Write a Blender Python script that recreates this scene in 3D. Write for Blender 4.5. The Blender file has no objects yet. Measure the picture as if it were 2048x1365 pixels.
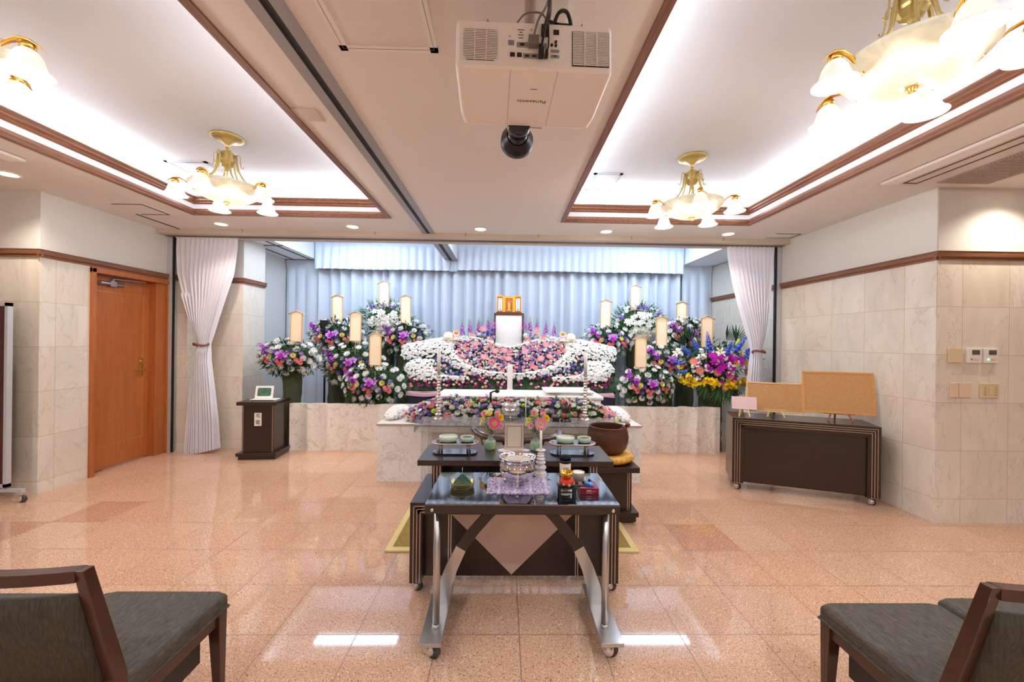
import bpy, math, random
from mathutils import Vector, Matrix
PI = math.pi
sc = bpy.context.scene
COL = sc.collection
# ------------------------------------------------------------------ camera
def make_camera():
    f, yaw, pit, rol = 802.58, .01824, -.000305, .01256
    F = Vector((math.sin(yaw)*math.cos(pit), math.cos(yaw)*math.cos(pit), math.sin(pit)))
    X0 = Vector((math.cos(yaw), -math.sin(yaw), 0)); Y0 = X0.cross(F)
    X = math.cos(rol)*X0 + math.sin(rol)*Y0; Y = -math.sin(rol)*X0 + math.cos(rol)*Y0
    cd = bpy.data.cameras.new('camera'); cd.sensor_width = 36; cd.lens = 36*f/2048
    cd.clip_start = .02; cd.clip_end = 60
    cam = bpy.data.objects.new('camera', cd); COL.objects.link(cam)
    cam.matrix_world = Matrix(((X.x, Y.x, -F.x, 0), (X.y, Y.y, -F.y, 0), (X.z, Y.z, -F.z, 1.454), (0, 0, 0, 1)))
    sc.camera = cam
make_camera()
# ------------------------------------------------------------------ world, exposure
w = bpy.data.worlds.new('world'); sc.world = w; w.use_nodes = True
w.node_tree.nodes['Background'].inputs[0].default_value = (.8, .85, 1, 1)
w.node_tree.nodes['Background'].inputs[1].default_value = .3
sc.view_settings.view_transform = 'Standard'; sc.view_settings.look = 'None'
sc.view_settings.gamma = 1; sc.view_settings.use_curve_mapping = False
sc.view_settings.exposure = 0.33
sc.cycles.use_denoising = True
sc.cycles.max_bounces = 9; sc.cycles.diffuse_bounces = 5; sc.cycles.glossy_bounces = 5
sc.cycles.transmission_bounces = 8; sc.cycles.transparent_max_bounces = 8
sc.cycles.sample_clamp_indirect = 6; sc.cycles.caustics_reflective = False; sc.cycles.caustics_refractive = False
sc.cycles.blur_glossy = .25
# ------------------------------------------------------------------ lights of the room and added fill lamps
K_DOWN, K_COVE, K_TUBE, K_BACK = 36, 8.5, 14, 110
def light(name, kind, loc, energy, color, rot=None, **kw):
    l = bpy.data.lights.new(name, kind); l.energy = energy; l.color = color
    for k, v in kw.items(): setattr(l, k, v)
    o = bpy.data.objects.new(name, l); COL.objects.link(o); o.location = loc
    if rot: o.rotation_euler = rot
    return o
WARM = (1, .88, .74); COOL = (.84, .92, 1.0); NEUT = (.86, .95, 1)
CEIL = 2.76
DOWN = [(-4.05, 3.33), (-3.28, 4.68), (-1.78, 4.69), (-.30, 4.70), (1.18, 4.71), (2.64, 4.72), (4.05, 2.95)]
FILL_BACK = [(-4.4, .6), (4.0, .3), (-1.0, -.3), (1.2, -.3), (-4.2, -1.6), (-1.4, -2.2), (1.4, -2.2), (4.2, -1.6)]  # unseen fill spots added beside and behind the camera, without fittings
for i, (x, y) in enumerate(DOWN):
    light('downlight_or_fill_beam', 'SPOT', (x, y, CEIL-.012), K_DOWN*(1.25 if i in (0, 6) else 1), WARM, spot_size=2.3, spot_blend=.7, shadow_soft_size=.045)
for x, y in FILL_BACK:
    light('downlight_or_fill_beam', 'SPOT', (x, y, CEIL-.012), K_BACK, NEUT, spot_size=2.7, spot_blend=.8, shadow_soft_size=.06)
# cove tubes lie in the troughs of the two recesses (x0, x1, y0, y1 of each opening)
REC = [(-3.30, -1.262, .55, 4.30), (.622, 2.642, .55, 4.33)]
for (x0, x1, y0, y1) in REC:
    W = .11
    for (cx, cy, L, rz) in ((x0-W, (y0+y1)/2, y1-y0, 0), (x1+W, (y0+y1)/2, y1-y0, 0), ((x0+x1)/2, y0-W, x1-x0, PI/2), ((x0+x1)/2, y1+W, x1-x0, PI/2)):
        light('cove_lamp', 'AREA', (cx, cy, 2.925), K_COVE*L, COOL, rot=(PI, 0, rz), shape='RECTANGLE', size=.05, size_y=L-.1)
# four twin tube fittings on the high ceiling of the altar alcove
TUBES = [(-2.15, 6.02), (2.22, 6.02)]
for x in (-2.45, -.85, .85, 2.35):   # unseen area lamps added behind the header to brighten curtains and flowers
    light('header_fill_lamp', 'AREA', (x, 5.33, 3.03), 14.5, COOL, rot=(math.radians(18), 0, 0), shape='RECTANGLE', size=1.2, size_y=.06)
# ------------------------------------------------------------------ helpers: materials
def s2l(c):
    return tuple(((x/255)/12.92 if x/255 <= .04045 else ((x/255+.055)/1.055)**2.4) for x in c)
MATS = {}
def new_mat(name):
    m = bpy.data.materials.new(name); m.use_nodes = True
    nt = m.node_tree; b = nt.nodes['Principled BSDF']
    return m, nt, b
def mat(name, rgb, rough=.5, metal=0, spec=.5, noise=0, nscale=30, bump=0, bscale=80, emit=None, es=1, trans=0, ior=1.45, coat=0, alpha=1, stretch=None, sub=0):
    """rgb in 0..255 sRGB; noise = colour variation, bump = surface relief"""
    if name in MATS: return MATS[name]
    m, nt, b = new_mat(name); c = s2l(rgb)
    b.inputs['Base Color'].default_value = (*c, 1); b.inputs['Roughness'].default_value = rough
    b.inputs['Metallic'].default_value = metal; b.inputs['Specular IOR Level'].default_value = spec
    b.inputs['IOR'].default_value = ior
    if trans: b.inputs['Transmission Weight'].default_value = trans
    if coat: b.inputs['Coat Weight'].default_value = coat; b.inputs['Coat Roughness'].default_value = .05
    if alpha < 1: b.inputs['Alpha'].default_value = alpha
    if emit: b.inputs['Emission Color'].default_value = (*s2l(emit), 1); b.inputs['Emission Strength'].default_value = es
    if noise or bump:
        tc = nt.nodes.new('ShaderNodeTexCoord'); mp = nt.nodes.new('ShaderNodeMapping')
        nt.links.new(tc.outputs['Object'], mp.inputs[0])
        if stretch: mp.inputs['Scale'].default_value = stretch
        def nz(s):
            n = nt.nodes.new('ShaderNodeTexNoise'); n.inputs['Scale'].default_value = s; n.inputs['Detail'].default_value = 4
            nt.links.new(mp.outputs[0], n.inputs['Vector']); return n
        if noise:
            n = nz(nscale); mx = nt.nodes.new('ShaderNodeMix'); mx.data_type = 'RGBA'
            mr = nt.nodes.new('ShaderNodeMapRange'); mr.inputs[1].default_value = .3; mr.inputs[2].default_value = .7
            nt.links.new(n.outputs[0], mr.inputs[0]); nt.links.new(mr.outputs[0], mx.inputs[0])
            mx.inputs[6].default_value = (*[max(0, x*(1-noise)) for x in c], 1)
            mx.inputs[7].default_value = (*[min(1, x*(1+noise)) for x in c], 1)
            nt.links.new(mx.outputs[2], b.inputs['Base Color'])
        if bump:
            n = nz(bscale); bp = nt.nodes.new('ShaderNodeBump'); bp.inputs['Strength'].default_value = bump; bp.inputs['Distance'].default_value = .01
            nt.links.new(n.outputs[0], bp.inputs['Height']); nt.links.new(bp.outputs[0], b.inputs['Normal'])
    MATS[name] = m; return m
class NT:
    """tiny node shorthand"""
    def __init__(s, nt): s.nt = nt
    def n(s, t, **kw):
        n = s.nt.nodes.new(t)
        for k, v in kw.items(): setattr(n, k, v)
        return n
    def l(s, a, b): s.nt.links.new(a, b)
    def math(s, op, a, b=None, c=None):
        n = s.n('ShaderNodeMath', operation=op)
        for i, v in enumerate((a, b, c)):
            if v is None: continue
            if isinstance(v, (int, float)): n.inputs[i].default_value = v
            else: s.l(v, n.inputs[i])
        return n.outputs[0]
    def mix(s, fac, a, b, blend='MIX'):
        n = s.n('ShaderNodeMix', data_type='RGBA', blend_type=blend)
        for i, v in ((0, fac), (6, a), (7, b)):
            if isinstance(v, (int, float)): n.inputs[i].default_value = v
            elif isinstance(v, tuple): n.inputs[i].default_value = (*v[:3], 1)
            else: s.l(v, n.inputs[i])
        return n.outputs[2]
    def noise(s, vec, scale, detail=4, rough=.5, dist=0):
        n = s.n('ShaderNodeTexNoise'); n.inputs['Scale'].default_value = scale; n.inputs['Detail'].default_value = detail
        n.inputs['Roughness'].default_value = rough; n.inputs['Distortion'].default_value = dist
        if vec is not None: s.l(vec, n.inputs['Vector'])
        return n.outputs[0]
    def ramp(s, v, lo, hi, a=0, b=1):
        n = s.n('ShaderNodeMapRange'); s.l(v, n.inputs[0])
        for i, x in enumerate((lo, hi, a, b)): n.inputs[i+1].default_value = x
        return n.outputs[0]
def grid_mask(k, co, sp, off, w):
    """1 on the joints of a grid of spacing sp, width w; also the cell number"""
    t = k.math('DIVIDE', k.math('SUBTRACT', co, off), sp)
    fr = k.math('FRACT', t); d = k.math('ABSOLUTE', k.math('SUBTRACT', fr, .5))
    return k.math('GREATER_THAN', d, .5-w/sp/2), k.math('FLOOR', t)
def granite_floor():
    m, nt, b = new_mat('polished_granite'); k = NT(nt)
    g = k.n('ShaderNodeNewGeometry'); sep = k.n('ShaderNodeSeparateXYZ'); k.l(g.outputs['Position'], sep.inputs[0])
    mx, cx = grid_mask(k, sep.outputs[0], .4, -.710, .0045); my, cy = grid_mask(k, sep.outputs[1], .4, 1.9835, .0045)
    joint = k.math('MAXIMUM', mx, my)
    cv = k.n('ShaderNodeCombineXYZ'); k.l(cx, cv.inputs[0]); k.l(cy, cv.inputs[1])
    wn = k.n('ShaderNodeTexWhiteNoise', noise_dimensions='3D'); k.l(cv.outputs[0], wn.inputs[0])
    base = k.mix(wn.outputs[0], s2l((222, 185, 155)), s2l((214, 172, 142)))
    dark = None
    for (ix, iy) in ((5, 2), (-7, 3), (-8, 2)):
        e = k.math('MULTIPLY', k.math('COMPARE', cx, ix, .1), k.math('COMPARE', cy, iy, .1)); dark = e if dark is None else k.math('MAXIMUM', dark, e)
    base = k.mix(k.math('MULTIPLY', dark, .5), base, s2l((168, 104, 80)))
    cl = k.noise(g.outputs['Position'], 3.5, 3); base = k.mix(k.ramp(cl, .35, .7, 0, .35), base, s2l((212, 162, 130)))
    sp = k.noise(g.outputs['Position'], 185, 2, .7); base = k.mix(k.ramp(sp, .47, .60, 0, .75), base, s2l((150, 92, 66)))
    sp2 = k.noise(g.outputs['Position'], 105, 2, .6, .5); base = k.mix(k.ramp(sp2, .60, .66, 0, .8), base, s2l((88, 62, 54)))
    sp3 = k.noise(g.outputs['Position'], 90, 2, .7, .9); base = k.mix(k.ramp(sp3, .57, .66, 0, .75), base, s2l((240, 208, 184)))
    base = k.mix(k.math('MULTIPLY', joint, .9), base, s2l((120, 92, 80)))
    k.l(base, b.inputs['Base Color']); b.inputs['Roughness'].default_value = .13; b.inputs['IOR'].default_value = 1.62
    k.l(k.math('MULTIPLY_ADD', joint, .4, .045), b.inputs['Roughness'])
    return m
def tile_wall(name, axis, off, sp, zoff, zsp, cA, cB, ztop=2.19, paper=(222, 220, 214)):
    """marble wall tiles below ztop, woven paper above; axis 0 = joints along X, 1 = along Y"""
    m, nt, b = new_mat(name); k = NT(nt)
    g = k.n('ShaderNodeNewGeometry'); P = g.outputs['Position']; sep = k.n('ShaderNodeSeparateXYZ'); k.l(P, sep.inputs[0])
    mx, cx = grid_mask(k, sep.outputs[axis], sp, off, .0035); mz, cz = grid_mask(k, sep.outputs[2], zsp, zoff, .0035)
    cv = k.n('ShaderNodeCombineXYZ'); k.l(cx, cv.inputs[0]); k.l(cz, cv.inputs[1])
    wn = k.n('ShaderNodeTexWhiteNoise', noise_dimensions='3D'); k.l(cv.outputs[0], wn.inputs[0])
    va = k.n('ShaderNodeVectorMath', operation='ADD'); k.l(P, va.inputs[0]); k.l(wn.outputs['Color'], va.inputs[1])
    mp = k.n('ShaderNodeMapping'); mp.inputs['Scale'].default_value = (1, 1, .45); k.l(va.outputs[0], mp.inputs[0])
    base = k.mix(wn.outputs[0], s2l(cA), s2l(cB))
    n1 = k.noise(mp.outputs[0], 3.2, 6, .6, 1.2); base = k.mix(k.ramp(n1, .35, .7, 0, .55), base, s2l(tuple(int(x*.90) for x in cB)))
    n2 = k.noise(mp.outputs[0], 2.6, 5, .6, 1.2)
    v = k.math('ABSOLUTE', k.math('SUBTRACT', n2, .5)); base = k.mix(k.ramp(v, 0, .012, .30, 0), base, s2l((170, 146, 122)))
    base = k.mix(k.math('MULTIPLY', k.math('MAXIMUM', mx, mz), .8), base, s2l((176, 146, 116)))
    pn = k.noise(P, 160, 2); pap = k.mix(k.ramp(pn, .4, .6), s2l(paper), s2l(tuple(int(x*.965) for x in paper)))
    up = k.math('GREATER_THAN', sep.outputs[2], ztop)
    k.l(k.mix(up, base, pap), b.inputs['Base Color'])
    k.l(k.math('MULTIPLY_ADD', up, .45, .32), b.inputs['Roughness'])
    bp = k.n('ShaderNodeBump'); bp.inputs['Strength'].default_value = .25; bp.inputs['Distance'].default_value = .004
    k.l(k.math('MULTIPLY', pn, up), bp.inputs['Height']); k.l(bp.outputs[0], b.inputs['Normal'])
    return m
def marble(name, cA=(226, 221, 216), vein=(150, 142, 138), scale=4, rough=.25):
    m, nt, b = new_mat(name); k = NT(nt)
    tc = k.n('ShaderNodeTexCoord'); P = tc.outputs['Object']
    n1 = k.noise(P, scale*.6, 5, .6, .6); base = k.mix(k.ramp(n1, .35, .7, 0, .6), s2l(cA), s2l(tuple(int(x*.93) for x in cA)))
    n2 = k.noise(P, scale*1.1, 6, .62, .9); v = k.math('ABSOLUTE', k.math('SUBTRACT', n2, .5)); base = k.mix(k.ramp(v, 0, .02, .55, 0), base, s2l(vein))
    n3 = k.noise(P, scale*2.6, 5, .65, .6); v = k.math('ABSOLUTE', k.math('SUBTRACT', n3, .5)); base = k.mix(k.ramp(v, 0, .02, .3, 0), base, s2l(vein))
    k.l(base, b.inputs['Base Color']); b.inputs['Roughness'].default_value = rough
    return m
def wood(name, cA, cB, axis='Z', scale=1, rough=.35, coat=0):
    m, nt, b = new_mat(name); k = NT(nt)
    tc = k.n('ShaderNodeTexCoord'); mp = k.n('ShaderNodeMapping'); k.l(tc.outputs['Object'], mp.inputs[0])
    s = {'X': (1.2, 22, 22), 'Y': (22, 1.2, 22), 'Z': (22, 22, 1.2)}[axis]; mp.inputs['Scale'].default_value = tuple(x*scale for x in s)
    n = k.noise(mp.outputs[0], 2.2, 5, .6, .8); n2 = k.noise(mp.outputs[0], 9, 3, .6)
    base = k.mix(k.ramp(n, .35, .65), s2l(cA), s2l(cB)); base = k.mix(k.ramp(n2, .45, .7, 0, .25), base, s2l(tuple(int(x*.6) for x in cA)))
    k.l(base, b.inputs['Base Color']); b.inputs['Roughness'].default_value = rough
    if coat: b.inputs['Coat Weight'].default_value = coat; b.inputs['Coat Roughness'].default_value = .08
    return m
# ------------------------------------------------------------------ helpers: meshes
class MB:
    def __init__(s): s.v = []; s.f = []; s.sm = []; s.mi = []
    def add(s, vs, fs, smooth=False, m=0, M=None):
        o = len(s.v)
        s.v += [tuple(M @ Vector(p)) for p in vs] if M is not None else [tuple(p) for p in vs]
        s.f += [tuple(i+o for i in f) for f in fs]; s.sm += [smooth]*len(fs); s.mi += [m]*len(fs)
        return s
    def box(s, x0, x1, y0, y1, z0, z1, m=0, M=None):
        v = [(x, y, z) for z in (z0, z1) for y in (y0, y1) for x in (x0, x1)]
        return s.add(v, [(0, 2, 3, 1), (4, 5, 7, 6), (0, 1, 5, 4), (2, 6, 7, 3), (0, 4, 6, 2), (1, 3, 7, 5)], False, m, M)
    def cbox(s, c, d, m=0, M=None): return s.box(c[0]-d[0]/2, c[0]+d[0]/2, c[1]-d[1]/2, c[1]+d[1]/2, c[2]-d[2]/2, c[2]+d[2]/2, m, M)
    def lathe(s, prof, c=(0, 0, 0), seg=24, m=0, M=None, smooth=True, cap=True, sx=1, sy=1, wav=None):
        v = []; f = []
        for j, (r, z) in enumerate(prof):
            for i in range(seg):
                a = 2*PI*i/seg; rr = r*(1 if wav is None else 1+wav(a, j)); v.append((c[0]+rr*math.cos(a)*sx, c[1]+rr*math.sin(a)*sy, c[2]+z))
        n = len(prof)
        for j in range(n-1):
            for i in range(seg):
                k = (i+1) % seg; f.append((j*seg+i, j*seg+k, (j+1)*seg+k, (j+1)*seg+i))
        s.add(v, f, smooth, m, M)
        if cap:
            o = len(s.v)-len(v)
            if prof[0][0] > 1e-5: s.f.append(tuple(o+i for i in reversed(range(seg)))); s.sm.append(False); s.mi.append(m)
            if prof[-1][0] > 1e-5: s.f.append(tuple(o+(n-1)*seg+i for i in range(seg))); s.sm.append(False); s.mi.append(m)
        return s
    def cyl(s, p, q, r, seg=12, m=0, r2=None, M=None, smooth=True):
        return s.tube([p, q], [r, r if r2 is None else r2], seg, m, M, smooth)
    def tube(s, pts, r, seg=8, m=0, M=None, smooth=True, sx=1, sy=1, closed=False):
        pts = [Vector(p) for p in pts]; n = len(pts)
        if not isinstance(r, (list, tuple)): r = [r]*n
        v = []; up = None
        for i, p in enumerate(pts):
            t = (pts[min(i+1, n-1)]-pts[max(i-1, 0)])
            if closed: t = pts[(i+1) % n]-pts[(i-1) % n]
            t = t.normalized() if t.length > 1e-9 else Vector((0, 0, 1))
            if up is None: up = Vector((0, 0, 1)) if abs(t.z) < .9 else Vector((0, 1, 0))
            a = t.cross(up); a = a.normalized() if a.length > 1e-6 else Vector((1, 0, 0)); b = a.cross(t).normalized(); up = b
            for k in range(seg):
                th = 2*PI*k/seg; v.append(p+a*(math.cos(th)*r[i]*sx)+b*(math.sin(th)*r[i]*sy))
        f = []
        for i in range(n if closed else n-1):
            for k in range(seg):
                k2 = (k+1) % seg; i2 = (i+1) % n; f.append((i*seg+k, i*seg+k2, i2*seg+k2, i2*seg+k))
        s.add(v, f, smooth, m, M)
        if not closed:
            o = len(s.v)-len(v)
            s.f += [tuple(o+i for i in reversed(range(seg))), tuple(o+(n-1)*seg+i for i in range(seg))]; s.sm += [False]*2; s.mi += [m]*2
        return s
    def prism(s, poly, h0, h1, M=None, m=0, smooth=False):
        """poly in XY, extruded in Z"""
        n = len(poly); v = [(x, y, h0) for x, y in poly]+[(x, y, h1) for x, y in poly]
        f = [(i, (i+1) % n, n+(i+1) % n, n+i) for i in range(n)]
        s.add(v, f, smooth, m, M); o = len(s.v)-2*n
        s.f += [tuple(o+i for i in reversed(range(n))), tuple(o+n+i for i in range(n))]; s.sm += [False]*2; s.mi += [m]*2
        return s
    def grid(s, fn, nu, nv, m=0, M=None, smooth=True, wrap=False):
        v = [fn(i/nu, j/nv) for j in range(nv+1) for i in range(nu+(0 if wrap else 1))]
        W = nu if wrap else nu+1
        f = [(j*W+i, j*W+(i+1) % W, (j+1)*W+(i+1) % W, (j+1)*W+i) for j in range(nv) for i in range(nu)]
        return s.add(v, f, smooth, m, M)
    def ball(s, c, r, seg=12, rings=8, m=0, M=None):
        if not isinstance(r, (tuple, list)): r = (r, r, r)
        pr = [(max(math.sin(PI*j/rings), 1e-4), -math.cos(PI*j/rings)) for j in range(rings+1)]
        T = Matrix.Translation(c) @ Matrix.Diagonal((*r, 1))
        return s.lathe(pr, (0, 0, 0), seg, m, (M @ T) if M is not None else T, True, False)
    def data(s, name):
        me = bpy.data.meshes.new(name); me.from_pydata(s.v, [], s.f)
        me.polygons.foreach_set('use_smooth', s.sm); me.polygons.foreach_set('material_index', s.mi); me.update()
        return me
    def build(s, name, mats, parent=None, bevel=0, seg=2, loc=None, rot=None, label=None, fixn=True):
        me = s.data(name)
        if not isinstance(mats, (list, tuple)): mats = [mats]
        for q in mats: me.materials.append(q)
        if fixn:
            import bmesh
            bm = bmesh.new(); bm.from_mesh(me); bmesh.ops.recalc_face_normals(bm, faces=bm.faces); bm.to_mesh(me); bm.free()
        o = bpy.data.objects.new(name, me); COL.objects.link(o)
        if parent is not None: o.parent = parent
        if loc is not None: o.location = loc
        if rot is not None: o.rotation_euler = rot
        if bevel:
            b = o.modifiers.new('bevel', 'BEVEL'); b.width = bevel; b.segments = seg; b.limit_method = 'ANGLE'; b.angle_limit = .6; b.harden_normals = False
        if label: o['label'] = label
        return o
def tag(o, label=None, cat=None, group=None, kind=None):
    if label: o['label'] = label
    if cat: o['category'] = cat
    if group: o['group'] = group
    if kind: o['kind'] = kind
    return o
def thing(name, label, cat, loc=(0, 0, 0), rz=0, group=None, rot=None):
    o = bpy.data.objects.new(name, None); COL.objects.link(o); o.location = loc; o.empty_display_size = .05
    o.rotation_euler = rot if rot else (0, 0, rz)
    return tag(o, label, cat, group)
def copy_tree(o, parent=None):
    c = o.copy(); COL.objects.link(c)
    if parent is not None: c.parent = parent
    for ch in [x for x in o.children]: copy_tree(ch, c)
    return c
def struct(name, mb, mats, **kw):
    o = mb.build(name, mats, **kw); o['kind'] = 'structure'; return o
def TR(x=0, y=0, z=0): return Matrix.Translation((x, y, z))
def R(ax, d): return Matrix.Rotation(math.radians(d), 4, ax)
# ================================================================== materials
M_floor = granite_floor()
TA, TB = (232, 226, 214), (224, 214, 198)
M_wl = tile_wall('tile_wall_left_marble', 1, 3.86, .41, .115, .41, TA, TB)
M_wlf = tile_wall('tile_wall_left_front_marble', 0, -4.24, .41, .115, .41, TA, TB)
M_wr = tile_wall('tile_wall_right_marble', 1, 3.50, .395, .2, .395, TA, TB)
M_wrf = tile_wall('tile_wall_right_front_marble', 0, 3.76, .395, .2, .395, TA, TB)
M_pap = mat('woven_wallpaper', (214, 216, 214), .75, noise=.04, nscale=120, bump=.15, bscale=160)
M_ceil = mat('ceiling_paper', (228, 222, 216), .8, noise=.035, nscale=150, bump=.12, bscale=200)
M_cwhite = mat('white_ceiling_paint', (232, 236, 242), .7)
M_rail = mat('beige_rail_paint', (196, 182, 166), .45)
M_dark = mat('black_gap', (16, 16, 18), .6)
M_alu = mat('brushed_aluminium', (196, 198, 204), .4, metal=.35)
M_trim = wood('walnut_trim', (142, 92, 64), (110, 68, 44), 'Y', rough=.4)
M_trimx = wood('walnut_trim_x', (142, 92, 64), (110, 68, 44), 'X', rough=.4)
M_white = mat('white_plastic', (232, 228, 222), .4)
M_lamp = mat('lit_lens', (255, 255, 255), .3, emit=(255, 240, 222), es=9)
M_tube = mat('lit_tube', (255, 255, 255), .3, emit=(205, 228, 255), es=26)
# ================================================================== floor and walls
struct('floor', MB().box(-7, 7, -4, 7.1, -.1, 0), M_floor)
struct('wall_left', MB().box(-4.44, -4.235, 3.728, 4.19, 0, CEIL).box(-4.44, -4.235, 5.12, 5.2, 0, CEIL).box(-4.44, -4.235, 4.19, 5.12, 2.15, CEIL), M_wl)
struct('wall_left_near', MB().box(-7, -4.24, 3.73, 3.93, 0, CEIL), M_wlf)
struct('wall_right', MB().box(3.545, 3.75, 3.235, 7.1, 0, CEIL), M_wr)
struct('wall_right_near', MB().box(3.55, 7, 3.232, 3.44, 0, CEIL), M_wrf)
struct('wall_left_pillar', MB().box(-4.4, -4.04, 5.18, 5.4, 0, 2.9).box(-4.05, -3.435, 5.33, 5.8, 0, 2.9), M_wlf)
struct('wall_left_alcove', MB().box(-3.9, -3.69, 5.78, 7.1, 0, 2.9), M_pap)
struct('wall_back', MB().box(-3.9, 3.75, 6.98, 7.15, 0, 3.2), M_pap)
struct('wall_rear', MB().box(-7, 7, -4.1, -3.9, 0, CEIL+.4), M_pap)
struct('wall_far_left', MB().box(-7.1, -6.9, -4, 3.9, 0, CEIL+.4), M_pap)
struct('wall_far_right', MB().box(6.9, 7.1, -4, 3.4, 0, CEIL+.4), M_pap)
# ceiling with the openings of the two recesses
def ceil_main():
    m = MB(); t0, t1 = CEIL, CEIL+.02
    (a0, a1, b0, b1), (c0, c1, d0, d1) = REC
    m.box(-7, 7, -4, min(b0, d0), t0, t1); m.box(-7, a0, b0, 5.0, t0, t1); m.box(a1, c0, b0, 5.0, t0, t1); m.box(c1, 7, d0, 5.0, t0, t1)
    m.box(a0, a1, b1, 5.0, t0, t1); m.box(c0, c1, d1, 5.0, t0, t1)
    return m
struct('ceiling', ceil_main(), M_ceil)
def ceil_alcove():
    m = MB(); m.box(-3.9, -3.15, 5.2, 7.0, 2.77, 3.1); m.box(3.0, 3.75, 5.2, 7.0, 2.77, 3.1); m.box(-3.2, 3.1, 5.2, 7.0, 3.075, 3.12)
    m.box(-4.3, 3.75, 5.19, 5.23, 2.75, 3.1)
    return m
struct('ceiling_alcove', ceil_alcove(), M_cwhite)
struct('ceiling_back_void', MB().box(-7, 7, -4, 7.1, 3.3, 3.34), M_cwhite)
for k, (x0, x1, y0, y1) in enumerate(REC):
    T = .24; m = MB()
    m.box(x0-T, x1+T, y0-T, y1+T, 3.08, 3.10)                                   # upper ceiling of the recess
    for (p, q, r, t) in ((x0-T-.02, x0-T, y0-T, y1+T), (x1+T, x1+T+.02, y0-T, y1+T), (x0-T, x1+T, y0-T-.02, y0-T), (x0-T, x1+T, y1+T, y1+T+.02)): m.box(p, q, r, t, 2.86, 3.09)
    for (p, q, r, t) in ((x0-T, x0, y0-T, y1+T), (x1, x1+T, y0-T, y1+T), (x0-T, x1+T, y0-T, y0), (x0-T, x1+T, y1, y1+T)): m.box(p, q, r, t, 2.862, 2.875)
    for (p, q, r, t) in ((x0-.012, x0, y0, y1), (x1, x1+.012, y0, y1), (x0, x1, y0-.012, y0), (x0, x1, y1, y1+.012)): m.box(p, q, r, t, 2.775, 2.87)
    struct('ceiling_recess', m, M_cwhite)
    prof = [(0, 0), (.05, 0), (.05, .010), (.042, .018), (.045, .026), (.028, .034), (.016, .050), (0, .056)]   # outward inset of the moulding, height
    def ring(pr, z, inset):
        mb = MB(); n = len(pr); cs = []
        for (sx, sy) in ((0, 0), (1, 0), (1, 1), (0, 1)):
            for (d, h) in pr:
                dd = d-inset; X = (x0+dd) if sx == 0 else (x1-dd); Y = (y0+dd) if sy == 0 else (y1-dd); cs.append((X, Y, z+h))
        f = [(i*n+j, i*n+(j+1) % n, ((i+1) % 4)*n+(j+1) % n, ((i+1) % 4)*n+j) for i in range(4) for j in range(n)]
        return mb.add(cs, f)
    struct('trim_1', ring([(-.03, -.012), (.012, -.012), (.018, -.002), (.010, .008), (.016, .018), (.004, .034), (0, .05), (-.03, .05)], CEIL, 0), M_trim)
    struct('trim_2', ring([(-.03, 0), (.004, 0), (.016, .010), (.012, .022), (.026, .036), (.022, .05), (.034, .066), (.034, .078), (-.03, .078)], 2.858, 0), M_trim)
    # the visible lamp tubes in the troughs
# wall mouldings at the top of the tiles
def rail(pts_box, name='trim_3', mt=None):
    m = MB()
    for b in pts_box: m.box(*b)
    return struct(name, m, mt or M_trim, bevel=.006)
def molding_y(x, y0, y1, s):
    m = MB(); pr = [(0, 2.165), (.018, 2.165), (.014, 2.178), (.028, 2.190), (.030, 2.222), (.036, 2.232), (0, 2.232)]
    M = Matrix(((s, 0, 0, x), (0, 0, 1, 0), (0, 1, 0, 0), (0, 0, 0, 1)))
    return m.prism([(a, b) for a, b in pr], y0, y1, M)
def molding_x(y, x0, x1):
    m = MB(); pr = [(0, 2.165), (.018, 2.165), (.014, 2.178), (.028, 2.190), (.030, 2.222), (.036, 2.232), (0, 2.232)]
    M = Matrix(((0, 0, 1, 0), (-1, 0, 0, y), (0, 1, 0, 0), (0, 0, 0, 1)))
    return m.prism(pr, x0, x1, M)
struct('trim_3', molding_y(-4.235, 3.70, 5.14, 1), M_trim)
struct('trim_4', molding_x(3.73, -7, -4.205), M_trimx)
struct('trim_5', molding_y(3.545, 3.205, 6.86, -1), M_trim)
struct('trim_6', molding_x(3.232, 3.515, 7), M_trimx)
struct('trim_7', molding_x(5.18, -4.2, -4.04), M_trimx)
struct('trim_8', molding_x(5.33, -4.04, -3.41), M_trimx)
struct('trim_9', molding_y(-3.435, 5.31, 5.8, 1), M_trim)
# header rail over the alcove opening, with its track groove
m = MB().box(-4.36, 3.72, 4.93, 5.02, 2.705, 2.765).box(-4.3, 3.66, 5.02, 5.12, 2.735, 2.765, m=1).box(-4.2, 3.545, 5.12, 5.23, 2.70, 2.80)
m.box(-4.2, 3.545, 5.075, 5.085, 2.70, 2.75, m=2).box(-4.2, 3.545, 5.03, 5.04, 2.70, 2.75, m=2)
for x in (-3.2, -1.6, -.5, .4, 1.55, 2.7):
    m.cyl((x, 4.931, 2.735), (x, 4.922, 2.735), .008, 8, 2); m.box(x-.012, x+.012, 4.92, 4.935, 2.757, 2.764, m=1)
struct('trim_10', m, [M_rail, M_dark, mat('groove_metal', (150, 140, 130), .4, metal=.6)], bevel=.004)
# ceiling track that runs towards the altar
m = MB().box(-1.02, -.965, -4, 4.93, 2.752, 2.762, m=0).box(-.925, -.87, -4, 4.93, 2.752, 2.762, m=0).box(-.966, -.924, -4, 4.93, 2.757, 2.764, m=1)
struct('trim_11', m, [mat('track_metal', (150, 146, 148), .4), M_dark])
m = MB().box(-1.0, -.80, 5.23, 6.68, 2.785, 3.08, m=2).box(-1.0, -.93, 5.23, 6.69, 2.772, 2.786).box(-.88, -.80, 5.23, 6.69, 2.772, 2.786).box(-.94, -.87, 5.23, 6.69, 2.778, 2.786, m=1)
struct('trim_12', m, [MATS['track_metal'], M_dark, M_cwhite])
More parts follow.
